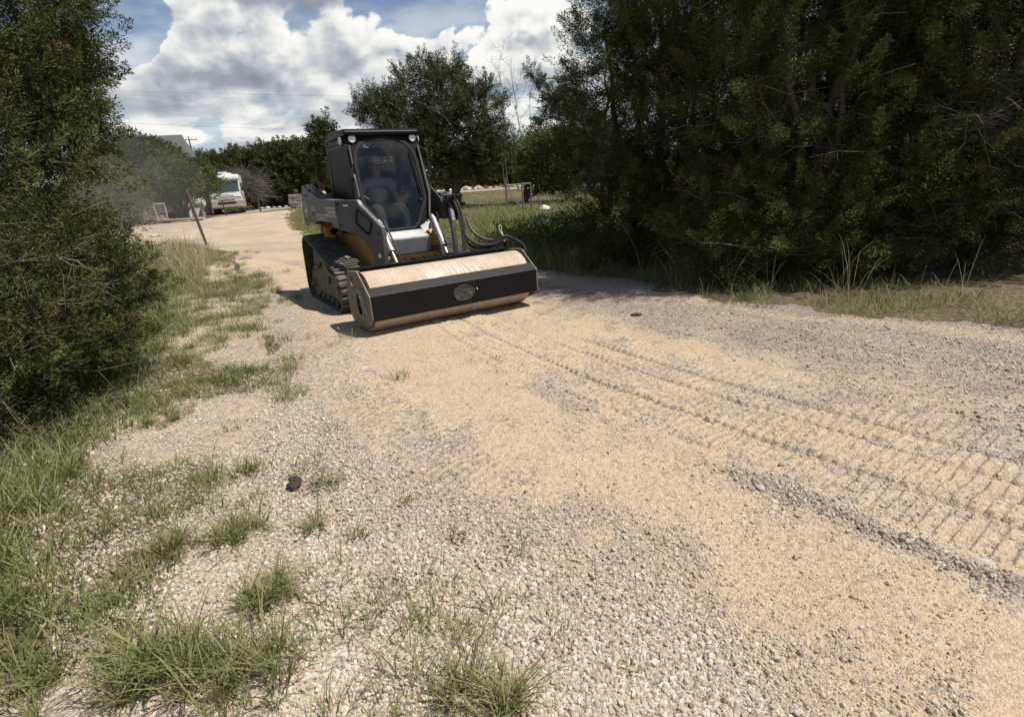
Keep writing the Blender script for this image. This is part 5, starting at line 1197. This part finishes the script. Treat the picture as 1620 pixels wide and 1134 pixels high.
# far trees, left
def far_tree(kind, label, u, v_base, dist, blobs, seed, mats, leaf, per=5, n_per=50, rc=.5, group=None, trunks=None, warm=.1, limbs=14, twigs=0, up=.4, tone=(0, 1), dead_=False, **kw):
    p = AT(u, v_base, dist); bs = (p[0], p[1]); z0 = float(H(*bs)); bl = rel(bs, *[(a, b_, dist + (c_ if len(r_) == 3 else 0), *r_) for (a, b_, c_, *r_) in blobs])
    hmax = max(b[2] for b in bl)
    return tree(kind, label, bs, trunks or [(0, 0, hmax * .9), (.6, .2, hmax * .7)], bl, seed, leaf, per, n_per, rc, mats, group, trunk_r=.2, limbs=limbs, twigs=twigs, twig_r=.02, up=up, warm=warm, tone=tone, twig_len=1.6, **kw)
far_tree('oak_tree', 'broad grey-green live oak in front of the grey roofed house', 215, 345, 50, [(215, 262, 0, 3.0, 2.6, 1.8), (180, 280, 0, 2.2, 2, 1.6), (250, 270, 0, 2.2, 2, 1.5), (205, 240, 0, 2.0, 2, 1.1), (160, 300, 0, 1.8, 2, 1.4), (255, 250, 0, 1.2, 1.5, .9)], 71, OM, (.20, .075), 4, 60, .5, twigs=300, tone=(.1, .8), trunks=[(0, 0, 4.2), (-1.5, 0, 3.6), (1.4, .2, 3.8)])
far_tree('oak_tree', 'greener round live oak between the grey-green oak and the motorhome', 292, 350, 47, [(285, 285, 0, 2.4, 2.2, 1.2), (260, 295, 0, 1.7, 1.8, 1.1), (310, 290, 0, 1.5, 1.6, 1.0), (285, 270, 0, 1.6, 1.6, .8)], 72, (m_brt, m_bark, m_twig), (.18, .07), 5, 60, .42, twigs=120, tone=(0, .7), trunks=[(0, 0, 2.6), (-1.0, 0, 2.3), (.9, .2, 2.4)])
far_tree('scrub_tree', 'hazy brownish scrub tree between the near cedar and the live oak', 165, 352, 44, [(150, 300, 0, 2.0, 1.8, 1.5), (185, 320, 0, 1.5, 1.5, 1.0), (130, 330, 0, 1.8, 1.8, 1.4), (210, 325, 0, .9, .9, .9)], 73, (m_oak, m_bark, m_twig), (.18, .06), 3, 40, .5, twigs=700, warm=.6, tone=(.1, .7))
LB = [('dark cedar behind the motorhome roof, left end of the dark belt', 345, 66, [(355, 275, 0, 2.6, 2, 1.72), (335, 288, 0, 2.2, 2, 1.25), (375, 263, 0, 2.0, 2, 1.40)]),
      ('dark cedar right of the motorhome, second of the belt', 420, 64, [(410, 268, 0, 2.6, 2, 2.03), (400, 298, 0, 2.4, 2, 1.87), (430, 293, 0, 2.6, 2, 2.03), (425, 258, 0, 1.8, 2, 1.25)]),
      ('dark cedar with the highest round crown of the far belt', 460, 62, [(455, 253, 0, 2.4, 2, 1.56), (470, 283, 0, 3.0, 2, 2.18), (445, 293, 0, 2.4, 2, 1.87), (475, 245, 0, 1.6, 2, 1.01)]),
      ('dark cedar of the far belt, directly left of the loader cab', 500, 60, [(500, 263, 0, 2.8, 2, 1.87), (520, 293, 0, 3.0, 2, 2.03), (490, 298, 0, 2.6, 2, 1.87)]),
      ('dark cedar of the far belt, hidden behind the loader cab', 550, 60, [(550, 263, 0, 2.8, 2, 1.87), (570, 293, 0, 3.0, 2, 2.03), (540, 298, 0, 2.6, 2, 1.87)])]
for i, (lab, u, ds, bb) in enumerate(LB):
    far_tree('cedar_tree', lab, u, 320, ds, bb, 80 + i, JF, (.20, .065), 6, 90, .45, group='dark cedars behind the motorhome', limbs=10, tone=(.1, 1))
far_tree('cedar_tree', 'slim pointed cedar tip rising above the belt left of the cab', 510, 320, 50, [(508, 218, 0, .9, .9, 1.0), (500, 205, 0, .4, .4, .7), (516, 203, 0, .4, .4, .8), (525, 215, 0, .4, .4, .7), (510, 250, 0, 1.2, 1.0, 1.6)], 88, JF, (.2, .06), 6, 60, .4, up=1.2)
far_tree('brush', 'leafless grey-brown brush behind the motorhome', 385, 325, 58, [(378, 282, 0, 1.5, 1.2, .8), (396, 292, 0, 1.3, 1.2, 1.0)], 89, (m_deadw, m_deadw, m_deadw), (.1, .03), 2, 0, .5, twigs=1500, cat='brush', limbs=30)
far_tree('distant_tree', 'small far tree beside the utility pole', 322, 318, 95, [(322, 262, 0, 2.2, 2, 1.7), (335, 275, 0, 2.5, 2, 2.0), (300, 285, 0, 3.2, 2, 2.0)], 90, OM, (.3, .12), 3, 50, .7)
# far belt centre and right, beyond the road
for i, (u, ds, top) in enumerate(((740, 62, 262), (775, 66, 240), (812, 64, 235), (850, 66, 236), (900, 64, 225), (960, 62, 215), (1030, 64, 205), (1110, 62, 190), (1200, 60, 180), (1290, 62, 165), (1380, 60, 165), (1480, 58, 150), (1580, 58, 140), (1680, 58, 120))):
    if i in (6, 7, 8, 9, 10, 13): continue
    hz = 283 - .0654 * (u - 810); mid = (top + hz) / 2
    far_tree('cedar_tree', ['dark tree of the far wood across the road, %s' % s for s in ('nearest the big juniper trunks', 'behind the big juniper', 'behind the bare dead trees', 'behind the light green tree', 'right of the light green tree', 'mostly hidden behind the dark row', 'second behind the dark row', 'third behind the dark row', 'fourth behind the dark row', 'fifth behind the dark row', 'sixth behind the dark row', 'seen through the right-hand gap', 'at the right edge', 'past the right edge')][i],
             u, hz + 6, ds, [(u, mid, 0, 3.2, 2.5, 2.6), (u - 22, mid + 12, 0, 2.6, 2, 2.2), (u + 22, mid + 14, 0, 2.6, 2, 2.2)], 100 + i, JF, (.26, .09), 3, 50, .65, group='dark trees across the far road', limbs=8)
# distant wooded skyline all round
rs = np.random.default_rng(5); a = np.concatenate([np.linspace(0, 2 * np.pi, 420, endpoint=False)]); dist_ = rs.uniform(120, 170, len(a))
cx_ = np.sin(a) * dist_; cy_ = np.cos(a) * dist_; hh = rs.uniform(3.0, 5.0, len(a)); 
C = np.stack([np.repeat(cx_, 9) + rs.normal(0, 1.6, len(a) * 9), np.repeat(cy_, 9) + rs.normal(0, 1.6, len(a) * 9), rs.uniform(.3, 1, len(a) * 9) * np.repeat(hh, 9)], -1)
V, ci = sprays(rs, C, np.full(len(C), 1.2), 34, .7, .34, .3, .8)
ct = rs.uniform(0, 1, len(C)); leaf = leaf_mesh('distant_woods', V, np.stack([ct[ci] * .8, ct[ci] * 0, ct[ci] * 0], -1), m_oak, None); tag(leaf, 'low distant woods closing the horizon', 'woods', kind='stuff')
# ------------------------------------------------------------------ background things
def put(u, v, dist=None):
    if dist is None:
        x, y = G(u, v)
    else:
        p = AT(u, v, dist); x, y = p[0], p[1]
    return x, y, float(H(x, y))
# leaning rusty post
x, y, z = put(327, 388)
PO = empty('fence_post', (x, y, z), 0, 'weathered rusty steel post leaning left beside the driveway', 'post')
m_rust = paint('weathered_post', (.16, .115, .085), .85, var=.35, scale=14, bump=.01)
p = MB(); p.prism([(-.045, -.1), (.045, -.1), (.040, .5), (.045, 1.0), (.038, 1.74), (.0, 1.78), (-.035, 1.75), (-.040, 1.0), (-.05, .5)], lambda a, b: (a - b * .14, -.02, b), lambda a, b: (a - b * .14, .025, b)); p.build('post', m_rust, PO, bevel=.008)
p = MB(); 
for k in range(5): p.box((-.14 * (.4 + k * .3), -.028, .4 + k * .3), (.02, .014, .03))
p.build('lugs', m_rust, PO)
# motorhome
x, y, z = put(362, 331, 52)
dirx = R(-68)
RV = empty('motorhome', (x, y, z), dirx, 'white and tan motorhome parked under trees beyond the far road, front towards us', 'motorhome')
m_rvw = paint('rv_white', (.74, .73, .71), .35, dust=.2, coat=.2); m_rvt = paint('rv_tan', (.36, .31, .27), .45, dust=.25); m_rvg = paint('rv_glass', (.05, .075, .08), .08, spec=.8); m_rvd = paint('rv_dark', (.03, .03, .03), .5)
HW = 1.2
b_ = MB()
b_.prism([(-6.5, .45), (-.1, .45), (.18, .60), (.22, 1.25), (.10, 1.62), (-.10, 2.55), (.02, 2.72), (-.05, 2.98), (-.35, 3.08), (-6.5, 3.08)], lambda a, c_: (a, -HW, c_), lambda a, c_: (a, HW, c_)); body_ = b_.build('body', m_rvw, RV, bevel=.08, seg=3)
lo = MB(); lo.prism([(-6.52, .42), (-.08, .42), (.22, .58), (.25, 1.02), (-6.52, 1.02)], lambda a, c_: (a, -HW - .012, c_), lambda a, c_: (a, HW + .012, c_)); lo.build('lower_skirt', m_rvt, RV, bevel=.04)
st_ = MB()
for s_ in (-1, 1): st_.box((-3.2, s_ * (HW + .008), 1.42), (6.4, .01, .28)); st_.box((-3.2, s_ * (HW + .008), 1.16), (6.4, .01, .08))
st_.box((.225, 0, 1.32), (.02, 2.3, .05)); st_.build('stripe', m_rvt, RV)
ws = MB(); ws.prism([(-1.06, 1.72), (1.06, 1.72), (1.08, 2.50), (-1.08, 2.50)], lambda a, c_: (.105 - (c_ - 1.62) * .215 + .012, a, c_), lambda a, c_: (.105 - (c_ - 1.62) * .215 - .02, a, c_)); wso = ws.build('windshield', m_rvg, RV, bevel=.03)
cv = MB(); cv.box((-.02, .0, 2.12), (.03, .05, .80), Matrix.Rotation(R(12), 3, 'Y')); cv.build('centre_pillar', m_rvd, wso)
vs = MB(); vs.prism([(-1.05, 2.40), (1.05, 2.40), (1.05, 2.58), (-1.05, 2.58)], lambda a, c_: (.13 - (c_ - 1.62) * .215 + .012, a, c_), lambda a, c_: (.10 - (c_ - 1.62) * .215, a, c_)); vs.build('visor', m_rvd, RV)
sw = MB()
for s_ in (-1, 1):
    for (xa, xb_, za, zb) in ((-1.3, -.35, 1.75, 2.45), (-3.0, -1.9, 1.8, 2.4), (-4.9, -3.9, 1.9, 2.4)): sw.box(((xa + xb_) / 2, s_ * (HW + .01), (za + zb) / 2), (xb_ - xa, .02, zb - za))
sw.build('side_windows', m_rvg, RV)
for s_ in (-1, 1):
    mr_ = MB(); mr_.tube([(-.05, s_ * (HW), 2.35), (.22, s_ * (HW + .20), 2.30), (.22, s_ * (HW + .22), 2.05)], .03, 6); mr_.box((.22, s_ * (HW + .22), 1.92), (.09, .18, .42)); mr_.build('mirror', m_rvd, RV, bevel=.02)
    hl_ = MB(); hl_.box((.215, s_ * .92, .88), (.05, .30, .16)); hl_.build('headlight', m_lamp, RV, bevel=.02)
gr = MB(); gr.box((.235, 0, 1.12), (.02, 1.2, .05)); gr.box((.25, 0, .88), (.02, 1.3, .16)); gr.box((.23, 0, 1.66), (.05, 1.4, .02)); gr.build('grille', m_rvd, RV)
bmp = MB(); bmp.box((.26, 0, .60), (.16, 2.36, .22)); bmp.build('bumper', m_rvt, RV, bevel=.05)
ac = MB(); ac.box((-1.5, 0, 3.20), (.9, .7, .24)); ac.build('roof_air_unit', m_rvw, RV, bevel=.06); ac = MB(); ac.box((-2.9, .3, 3.18), (.6, .6, .2)); ac.build('roof_vent', m_rvw, RV, bevel=.05)
aw = MB(); aw.tube([(-.6, -HW - .08, 2.9), (-5.6, -HW - .08, 2.9)], .07, 8); aw.build('awning_roll', m_rvw, RV)
for xx in (-.95, -4.9):
    for s_ in (-1, 1):
        w_ = MB(); w_.cyl((xx, s_ * (HW - .28), .40), (xx, s_ * (HW + .01), .40), .42, n=24); wh = w_.build('wheel', m_rubber, RV, smooth=True); w_ = MB(); w_.cyl((xx, s_ * (HW + .01), .40), (xx, s_ * (HW + .02), .40), .24, n=20); w_.build('rim', m_fit, wh, smooth=True)
# house roof behind the oak
x, y, z = put(283, 330, 70)
HO = empty('house', (x - 2.6, y, z), R(12), 'house with steep grey shingle roof behind the broad live oak', 'house')
w_ = MB(); w_.box((0, 2.5, 1.6), (9, 5, 3.2)); w_.build('wall', paint('house_wall', (.45, .42, .38), .8), HO)
r_ = MB(); r_.prism([(-5.0, 3.1), (5.0, 3.1), (3.6, 8.2), (-5.0, 8.2)], lambda a, b: (a, -.4 + (b - 3.1) * .55, b), lambda a, b: (a, 5.4 - (b - 3.1) * .55, b)); r_.build('roof', paint('grey_shingle', (.13, .13, .128), .9, var=.25, scale=20), HO)
r_ = MB(); r_.box((-2, -.02, 1.5), (1.2, .04, 1.2)); r_.build('window', m_rvg, HO)
# pale sheds under the oaks
m_pale = paint('pale_sheet', (.50, .485, .50), .6, var=.12)
x, y, z = put(262, 342, 55)
SH = empty('shed', (x, y, z), R(-8), 'pale lilac metal shed seen under the crown of the live oaks', 'shed')
w_ = MB(); w_.box((0, 1.5, 1.15), (4.4, 3.0, 2.3)); w_.build('wall', m_pale, SH)
w_ = MB(); 
for k in range(22): w_.box((-2.1 + k * .2, -.012, 1.15), (.03, .02, 2.28))
w_.build('ribs', m_pale, SH)
w_ = MB(); w_.prism([(-2.4, 2.3), (2.4, 2.3), (0, 3.0)], lambda a, b: (a, -.15, b), lambda a, b: (a, 3.2, b)); w_.build('roof', paint('shed_roof', (.3, .3, .3), .6), SH)
x, y, z = put(207, 344, 56)
SH = empty('shed', (x, y, z), R(4), 'smaller pale shed seen behind the wooden frame', 'shed')
w_ = MB(); w_.box((0, 1.5, .95), (2.8, 2.6, 1.9)); w_.build('wall', m_pale, SH)
w_ = MB(); w_.prism([(-1.6, 1.9), (1.6, 1.9), (0, 2.5)], lambda a, b: (a, -.05, b), lambda a, b: (a, 3.0, b)); w_.build('roof', paint('shed_roof2', (.3, .29, .28), .6), SH)
# white propane tank / pale stones by the oak
x, y, z = put(314, 335, 50)
PT = empty('gas_tank', (x, y, z), R(10), 'small round-ended white gas tank shining beside the green oak', 'tank')
w_ = MB(); w_.cyl((-.45, 0, 1.05), (.45, 0, 1.05), .34, n=20); w_.sphere((-.45, 0, 1.05), .34, 16, (.6, 1, 1)); w_.sphere((.45, 0, 1.05), .34, 16, (.6, 1, 1)); w_.build('vessel', m_rvw, PT, smooth=True)
w_ = MB(); w_.box((-.35, 0, .36), (.08, .5, .72)); w_.box((.35, 0, .36), (.08, .5, .72)); w_.build('stand', m_rvt, PT)
w_ = MB(); w_.cyl((0, 0, 1.35), (0, 0, 1.5), .10, n=12); w_.build('valve_cap', m_rvw, PT)
x, y, z = put(276, 338, 49)
TB = empty('boulder_disc', (x, y, z), 0, 'pale round-faced trailer end showing beneath the green oak', 'trailer')
w_ = MB(); w_.prism([(-.45, .6), (.30, .5), (.55, .9), (.5, 1.45), (-.2, 1.7), (-.55, 1.3)], lambda a, b: (a, 0, b), lambda a, b: (a, 1.6, b)); w_.build('body', paint('pale_box', (.55, .52, .47), .6), TB, bevel=.05)
w_ = MB()
for s_ in (.2, 1.3): w_.cyl((-.4, s_, .3), (-.4, s_ + .15, .3), .3, n=16)
w_.bar((0, .1, .55), (-2.0, .6, .45), .08, .08); w_.build('wheels', m_rvd, TB)
TB.name = 'small_trailer'
# wooden frame and the pole lying across it
x, y, z = put(205, 351, 46)
WF = empty('wooden_frame', (x, y, z), R(-10), 'pale open wooden frame like a loading ramp at the edge of the far road', 'frame')
m_wood = paint('pale_wood', (.36, .32, .26), .8, var=.2, scale=10)
w_ = MB()
for (xa, h) in ((0, 1.25), (1.15, 1.3), (1.75, 1.3), (2.2, 1.3)): w_.bar((xa, 0, 0), (xa - .12, 0, h), .08, .12)
w_.bar((-.15, 0, 1.22), (2.15, 0, 1.38), .08, .10); w_.bar((.95, 0, .10), (2.6, 0, .12), .08, .1); w_.bar((0, 1.0, 0), (0, 1.0, 1.2), .08, .1); w_.bar((-.1, 0, 1.2), (-.1, 1.0, 1.2), .08, .08); w_.bar((2.1, 0, 1.32), (2.1, 1.0, 1.3), .08, .08); w_.bar((2.1, 1, 0), (2.1, 1.0, 1.3), .08, .08); w_.build('timber_frame', m_wood, WF, bevel=.01)
w_ = MB(); w_.box((3.6, .4, .22), (3.0, 1.0, .09)); w_.box((2.4, .4, .11), (.2, .9, .12)); w_.box((4.8, .4, .11), (.2, .9, .12)); w_.build('plank_deck', m_wood, WF, bevel=.01)
x2, y2, z2 = put(268, 347, 45)
PL = MB(); PL.tube([(0, 0, 0), (-2.6, .6, 2.0), (-3.6, .8, 2.9)], [.04, .035, .025], 8); po_ = PL.build('pole', m_wood, None, smooth=True); po_.location = (x2, y2, z2); tag(po_, 'long thin pale pole leaning up leftwards across the wooden frame', 'pole')
# steel t-posts and limestone border along the far road
m_tp = paint('t_post', (.10, .09, .075), .7)
def tpost(u, v, h, lab, dist):
    x, y, z = put(u, v, dist); p = MB(); p.box((0, 0, h / 2 - .1), (.10, .03, h + .2)); p.box((0, .03, h / 2 - .1), (.03, .06, h + .2)); o = p.build('fence_post', m_tp, None); o.location = (x, y, z); o.rotation_euler = (0, R(-3), 0); tag(o, lab, 'post', 'steel posts along the far road')
tpost(412, 332, 1.15, 'dark steel post right of the motorhome by the far road', 47)
tpost(357, 338, 1.05, 'dark steel post in front of the motorhome grille', 47)
tpost(300, 344, 1.0, 'dark steel post under the green oak by the far road', 46.5)
tpost(799, 296, 2.6, 'tall dark post at the far road behind the bare trees', 50)
proto = rock('border_rock', 'pale limestone rock in the row edging the far side of the road', 'rock', 0, 0, .22, .6, group='limestone rocks edging the far road', mat=m_white, seed=31, xy=(-27, 53.4), sub=2)
for i in range(74):
    o = proto.copy(); COL.objects.link(o); xx = -34 + i * .62 + random.uniform(-.2, .2); yy = float(ROADY(xx)) + 3.3 + random.uniform(-.25, .25); s_ = random.uniform(.5, 1.25)
    o.location = (xx, yy, float(H(xx, yy)) + .06); o.scale = (s_ * random.uniform(.8, 1.3), s_, s_ * random.uniform(.7, 1.1)); o.rotation_euler = (0, 0, random.uniform(0, 6))
# stone mailbox pillar and box
x, y, z = put(470, 326, 50)
SP = empty('mailbox_pillar', (x, y, z), 0, 'squat stone pillar with dark box on top, left of the loader across the road', 'mailbox')
w_ = MB()
rs = np.random.default_rng(3)
for k in range(4):
    for j in range(3): w_.box((-.35 + j * .35 + rs.normal(0, .02), 0, .14 + k * .27), (.34, .6 + rs.normal(0, .03), .25))
w_.build('stone_pillar', m_greyrock, SP, bevel=.03); w_ = MB(); w_.box((.1, 0, 1.32), (.25, .5, .25)); w_.build('mailbox', m_tp, SP, bevel=.03)
# pipe frame in the meadow
x, y, z = put(803, 339)
GF = empty('pipe_frame', (x, y, z), 0, 'rusty pipe gate frame with diagonal braces standing in the meadow grass', 'gate frame')
m_pipe = paint('rusty_pipe', (.20, .165, .14), .6, metal=.3, var=.3, scale=12)
x3, y3, z3 = put(841, 333, 25.6); vx, vy = x3 - x, y3 - y; L_ = math.hypot(vx, vy); ux, uy = vx / L_, vy / L_
def F_(t, h, o=0.0): return (ux * t - uy * o, uy * t + ux * o, h)
for (t, h, o) in ((0, 1.52, 0), (L_ * .52, 1.30, -.25), (L_, 1.22, 0)):
    p = MB(); p.tube([F_(t, -.1, o), F_(t, h, o)], .036, 10); p.build('post', m_pipe, GF, smooth=True)
p = MB(); p.tube([F_(0, 1.20), F_(L_, 1.22)], .03, 8); p.tube([F_(0, 1.14), F_(L_ * .52, 1.24, -.25)], .024, 8); p.build('rail', m_pipe, GF, smooth=True)
p = MB(); p.tube([F_(.03, 1.08), F_(L_ * .40, .02, -.5)], .024, 8); p.build('brace', m_fit, GF, smooth=True)
p = MB(); p.tube([F_(.03, 1.08), F_(L_ * .75, .15, .3)], .022, 8); p.build('brace', m_pipe, GF, smooth=True)
rock('limestone_rock', 'whitish rock half hidden in the meadow weeds right of the pipe frame', 'rock', 863, 345, .20, .8, mat=m_white, seed=12, xy=put(862, 343, 24)[:2], zoff=.14)
# ledge of limestone in the dry grass
for (u, v, r_, lab) in ((232, 392, .30, 'flat limestone ledge in the dry grass beside the young cedar'), (282, 388, .26, 'pale flat rock in the dry grass left of the leaning post'), (243, 376, .22, 'broken grey stones at the tip of the young cedar')):
    x, y = G(u, v); rock('limestone_rock', lab, 'rock', 0, 0, r_, .45, mat=m_greyrock, seed=int(u), xy=(x, y), stretch=1.8)
# gravel turning apron stones at right behind the loader
# rubble and pinkish stones at the far yard
for i, (u, v, c_) in enumerate(((757, 300, 'reddish rubble heap on the far side of the road left of the juniper trunks'), (738, 296, 'grey stone heap across the road behind the far arm of the loader'))):
    x, y, z = put(u, v, 56); rock('stone_heap', c_, 'stones', 0, 0, .45, .6, mat=paint('heap%d' % i, ((.42, .27, .20), (.35, .33, .30))[i], .9), seed=50 + i, xy=(x, y))
# utility poles and wires
m_pole = paint('pole_wood', (.16, .13, .10), .9)
def upole(u, dist, h, lab):
    x, y, z = put(u, 320, dist); T = empty('utility_pole', (x, y, z), R(15), lab, 'utility pole'); p = MB(); p.cyl((0, 0, -.3), (-.2, 0, h), .16, .11, n=10); p.build('pole', m_pole, T, smooth=True)
    p = MB(); p.box((-.2, 0, h - .5), (2.4, .12, .12)); p.build('crossarm', m_pole, T); p = MB()
    for s_ in (-1, -.4, .4, 1): p.cyl((-.2 + s_ * 1.1, 0, h - .44), (-.2 + s_ * 1.1, 0, h - .22), .05, n=8)
    p.build('insulators', m_fit, T); return x, y, z + h
upole(324, 110, 11.3, 'small distant utility pole above the far tree left of the motorhome')
for i, (pa, pb, lab) in enumerate((((90, 236), (700, 244), 'lowest power line crossing the sky above the live oaks'), ((90, 233), (700, 234), 'second power line just above the lowest one'), ((60, 175), (900, 200), 'middle power line faint against the low clouds'), ((60, 125), (900, 140), 'highest power line faint against the grey clouds'))):
    a = AT(pa[0], pa[1], 90); b = AT(pb[0], pb[1], 62)
    a = a + (a - b) * .6; b = b + (b - a) * .35
    P = [a + (b - a) * t - np.array([0, 0, 1.2 * 4 * t * (1 - t)]) for t in np.linspace(0, 1, 24)]
    w_ = MB(); w_.tube([tuple(p) for p in P], .008, 5); o = w_.build('power_line', m_rvd, None); tag(o, lab, 'power line', 'power lines')
# drifting dust behind the drive, as thin air
dm_ = bpy.data.materials.new('dust_air'); dm_.use_nodes = True; t_ = dm_.node_tree; t_.nodes.clear(); ou = t_.nodes.new('ShaderNodeOutputMaterial'); pv = t_.nodes.new('ShaderNodeVolumePrincipled'); t_.links.new(pv.outputs[0], ou.inputs['Volume'])
pv.inputs['Color'].default_value = (.86, .78, .68, 1); pv.inputs['Density'].default_value = .018; pv.inputs['Anisotropy'].default_value = .2
d_ = MB()
p = AT(150, 335, 36); d_.sphere((p[0], p[1], 2.0), 1, 32, (5.6, 6.0, 3.2)); o = d_.build('dust_cloud', dm_, None, smooth=True); tag(o, 'thin pale dust hanging in front of the oaks on the left', 'dust', kind='stuff')
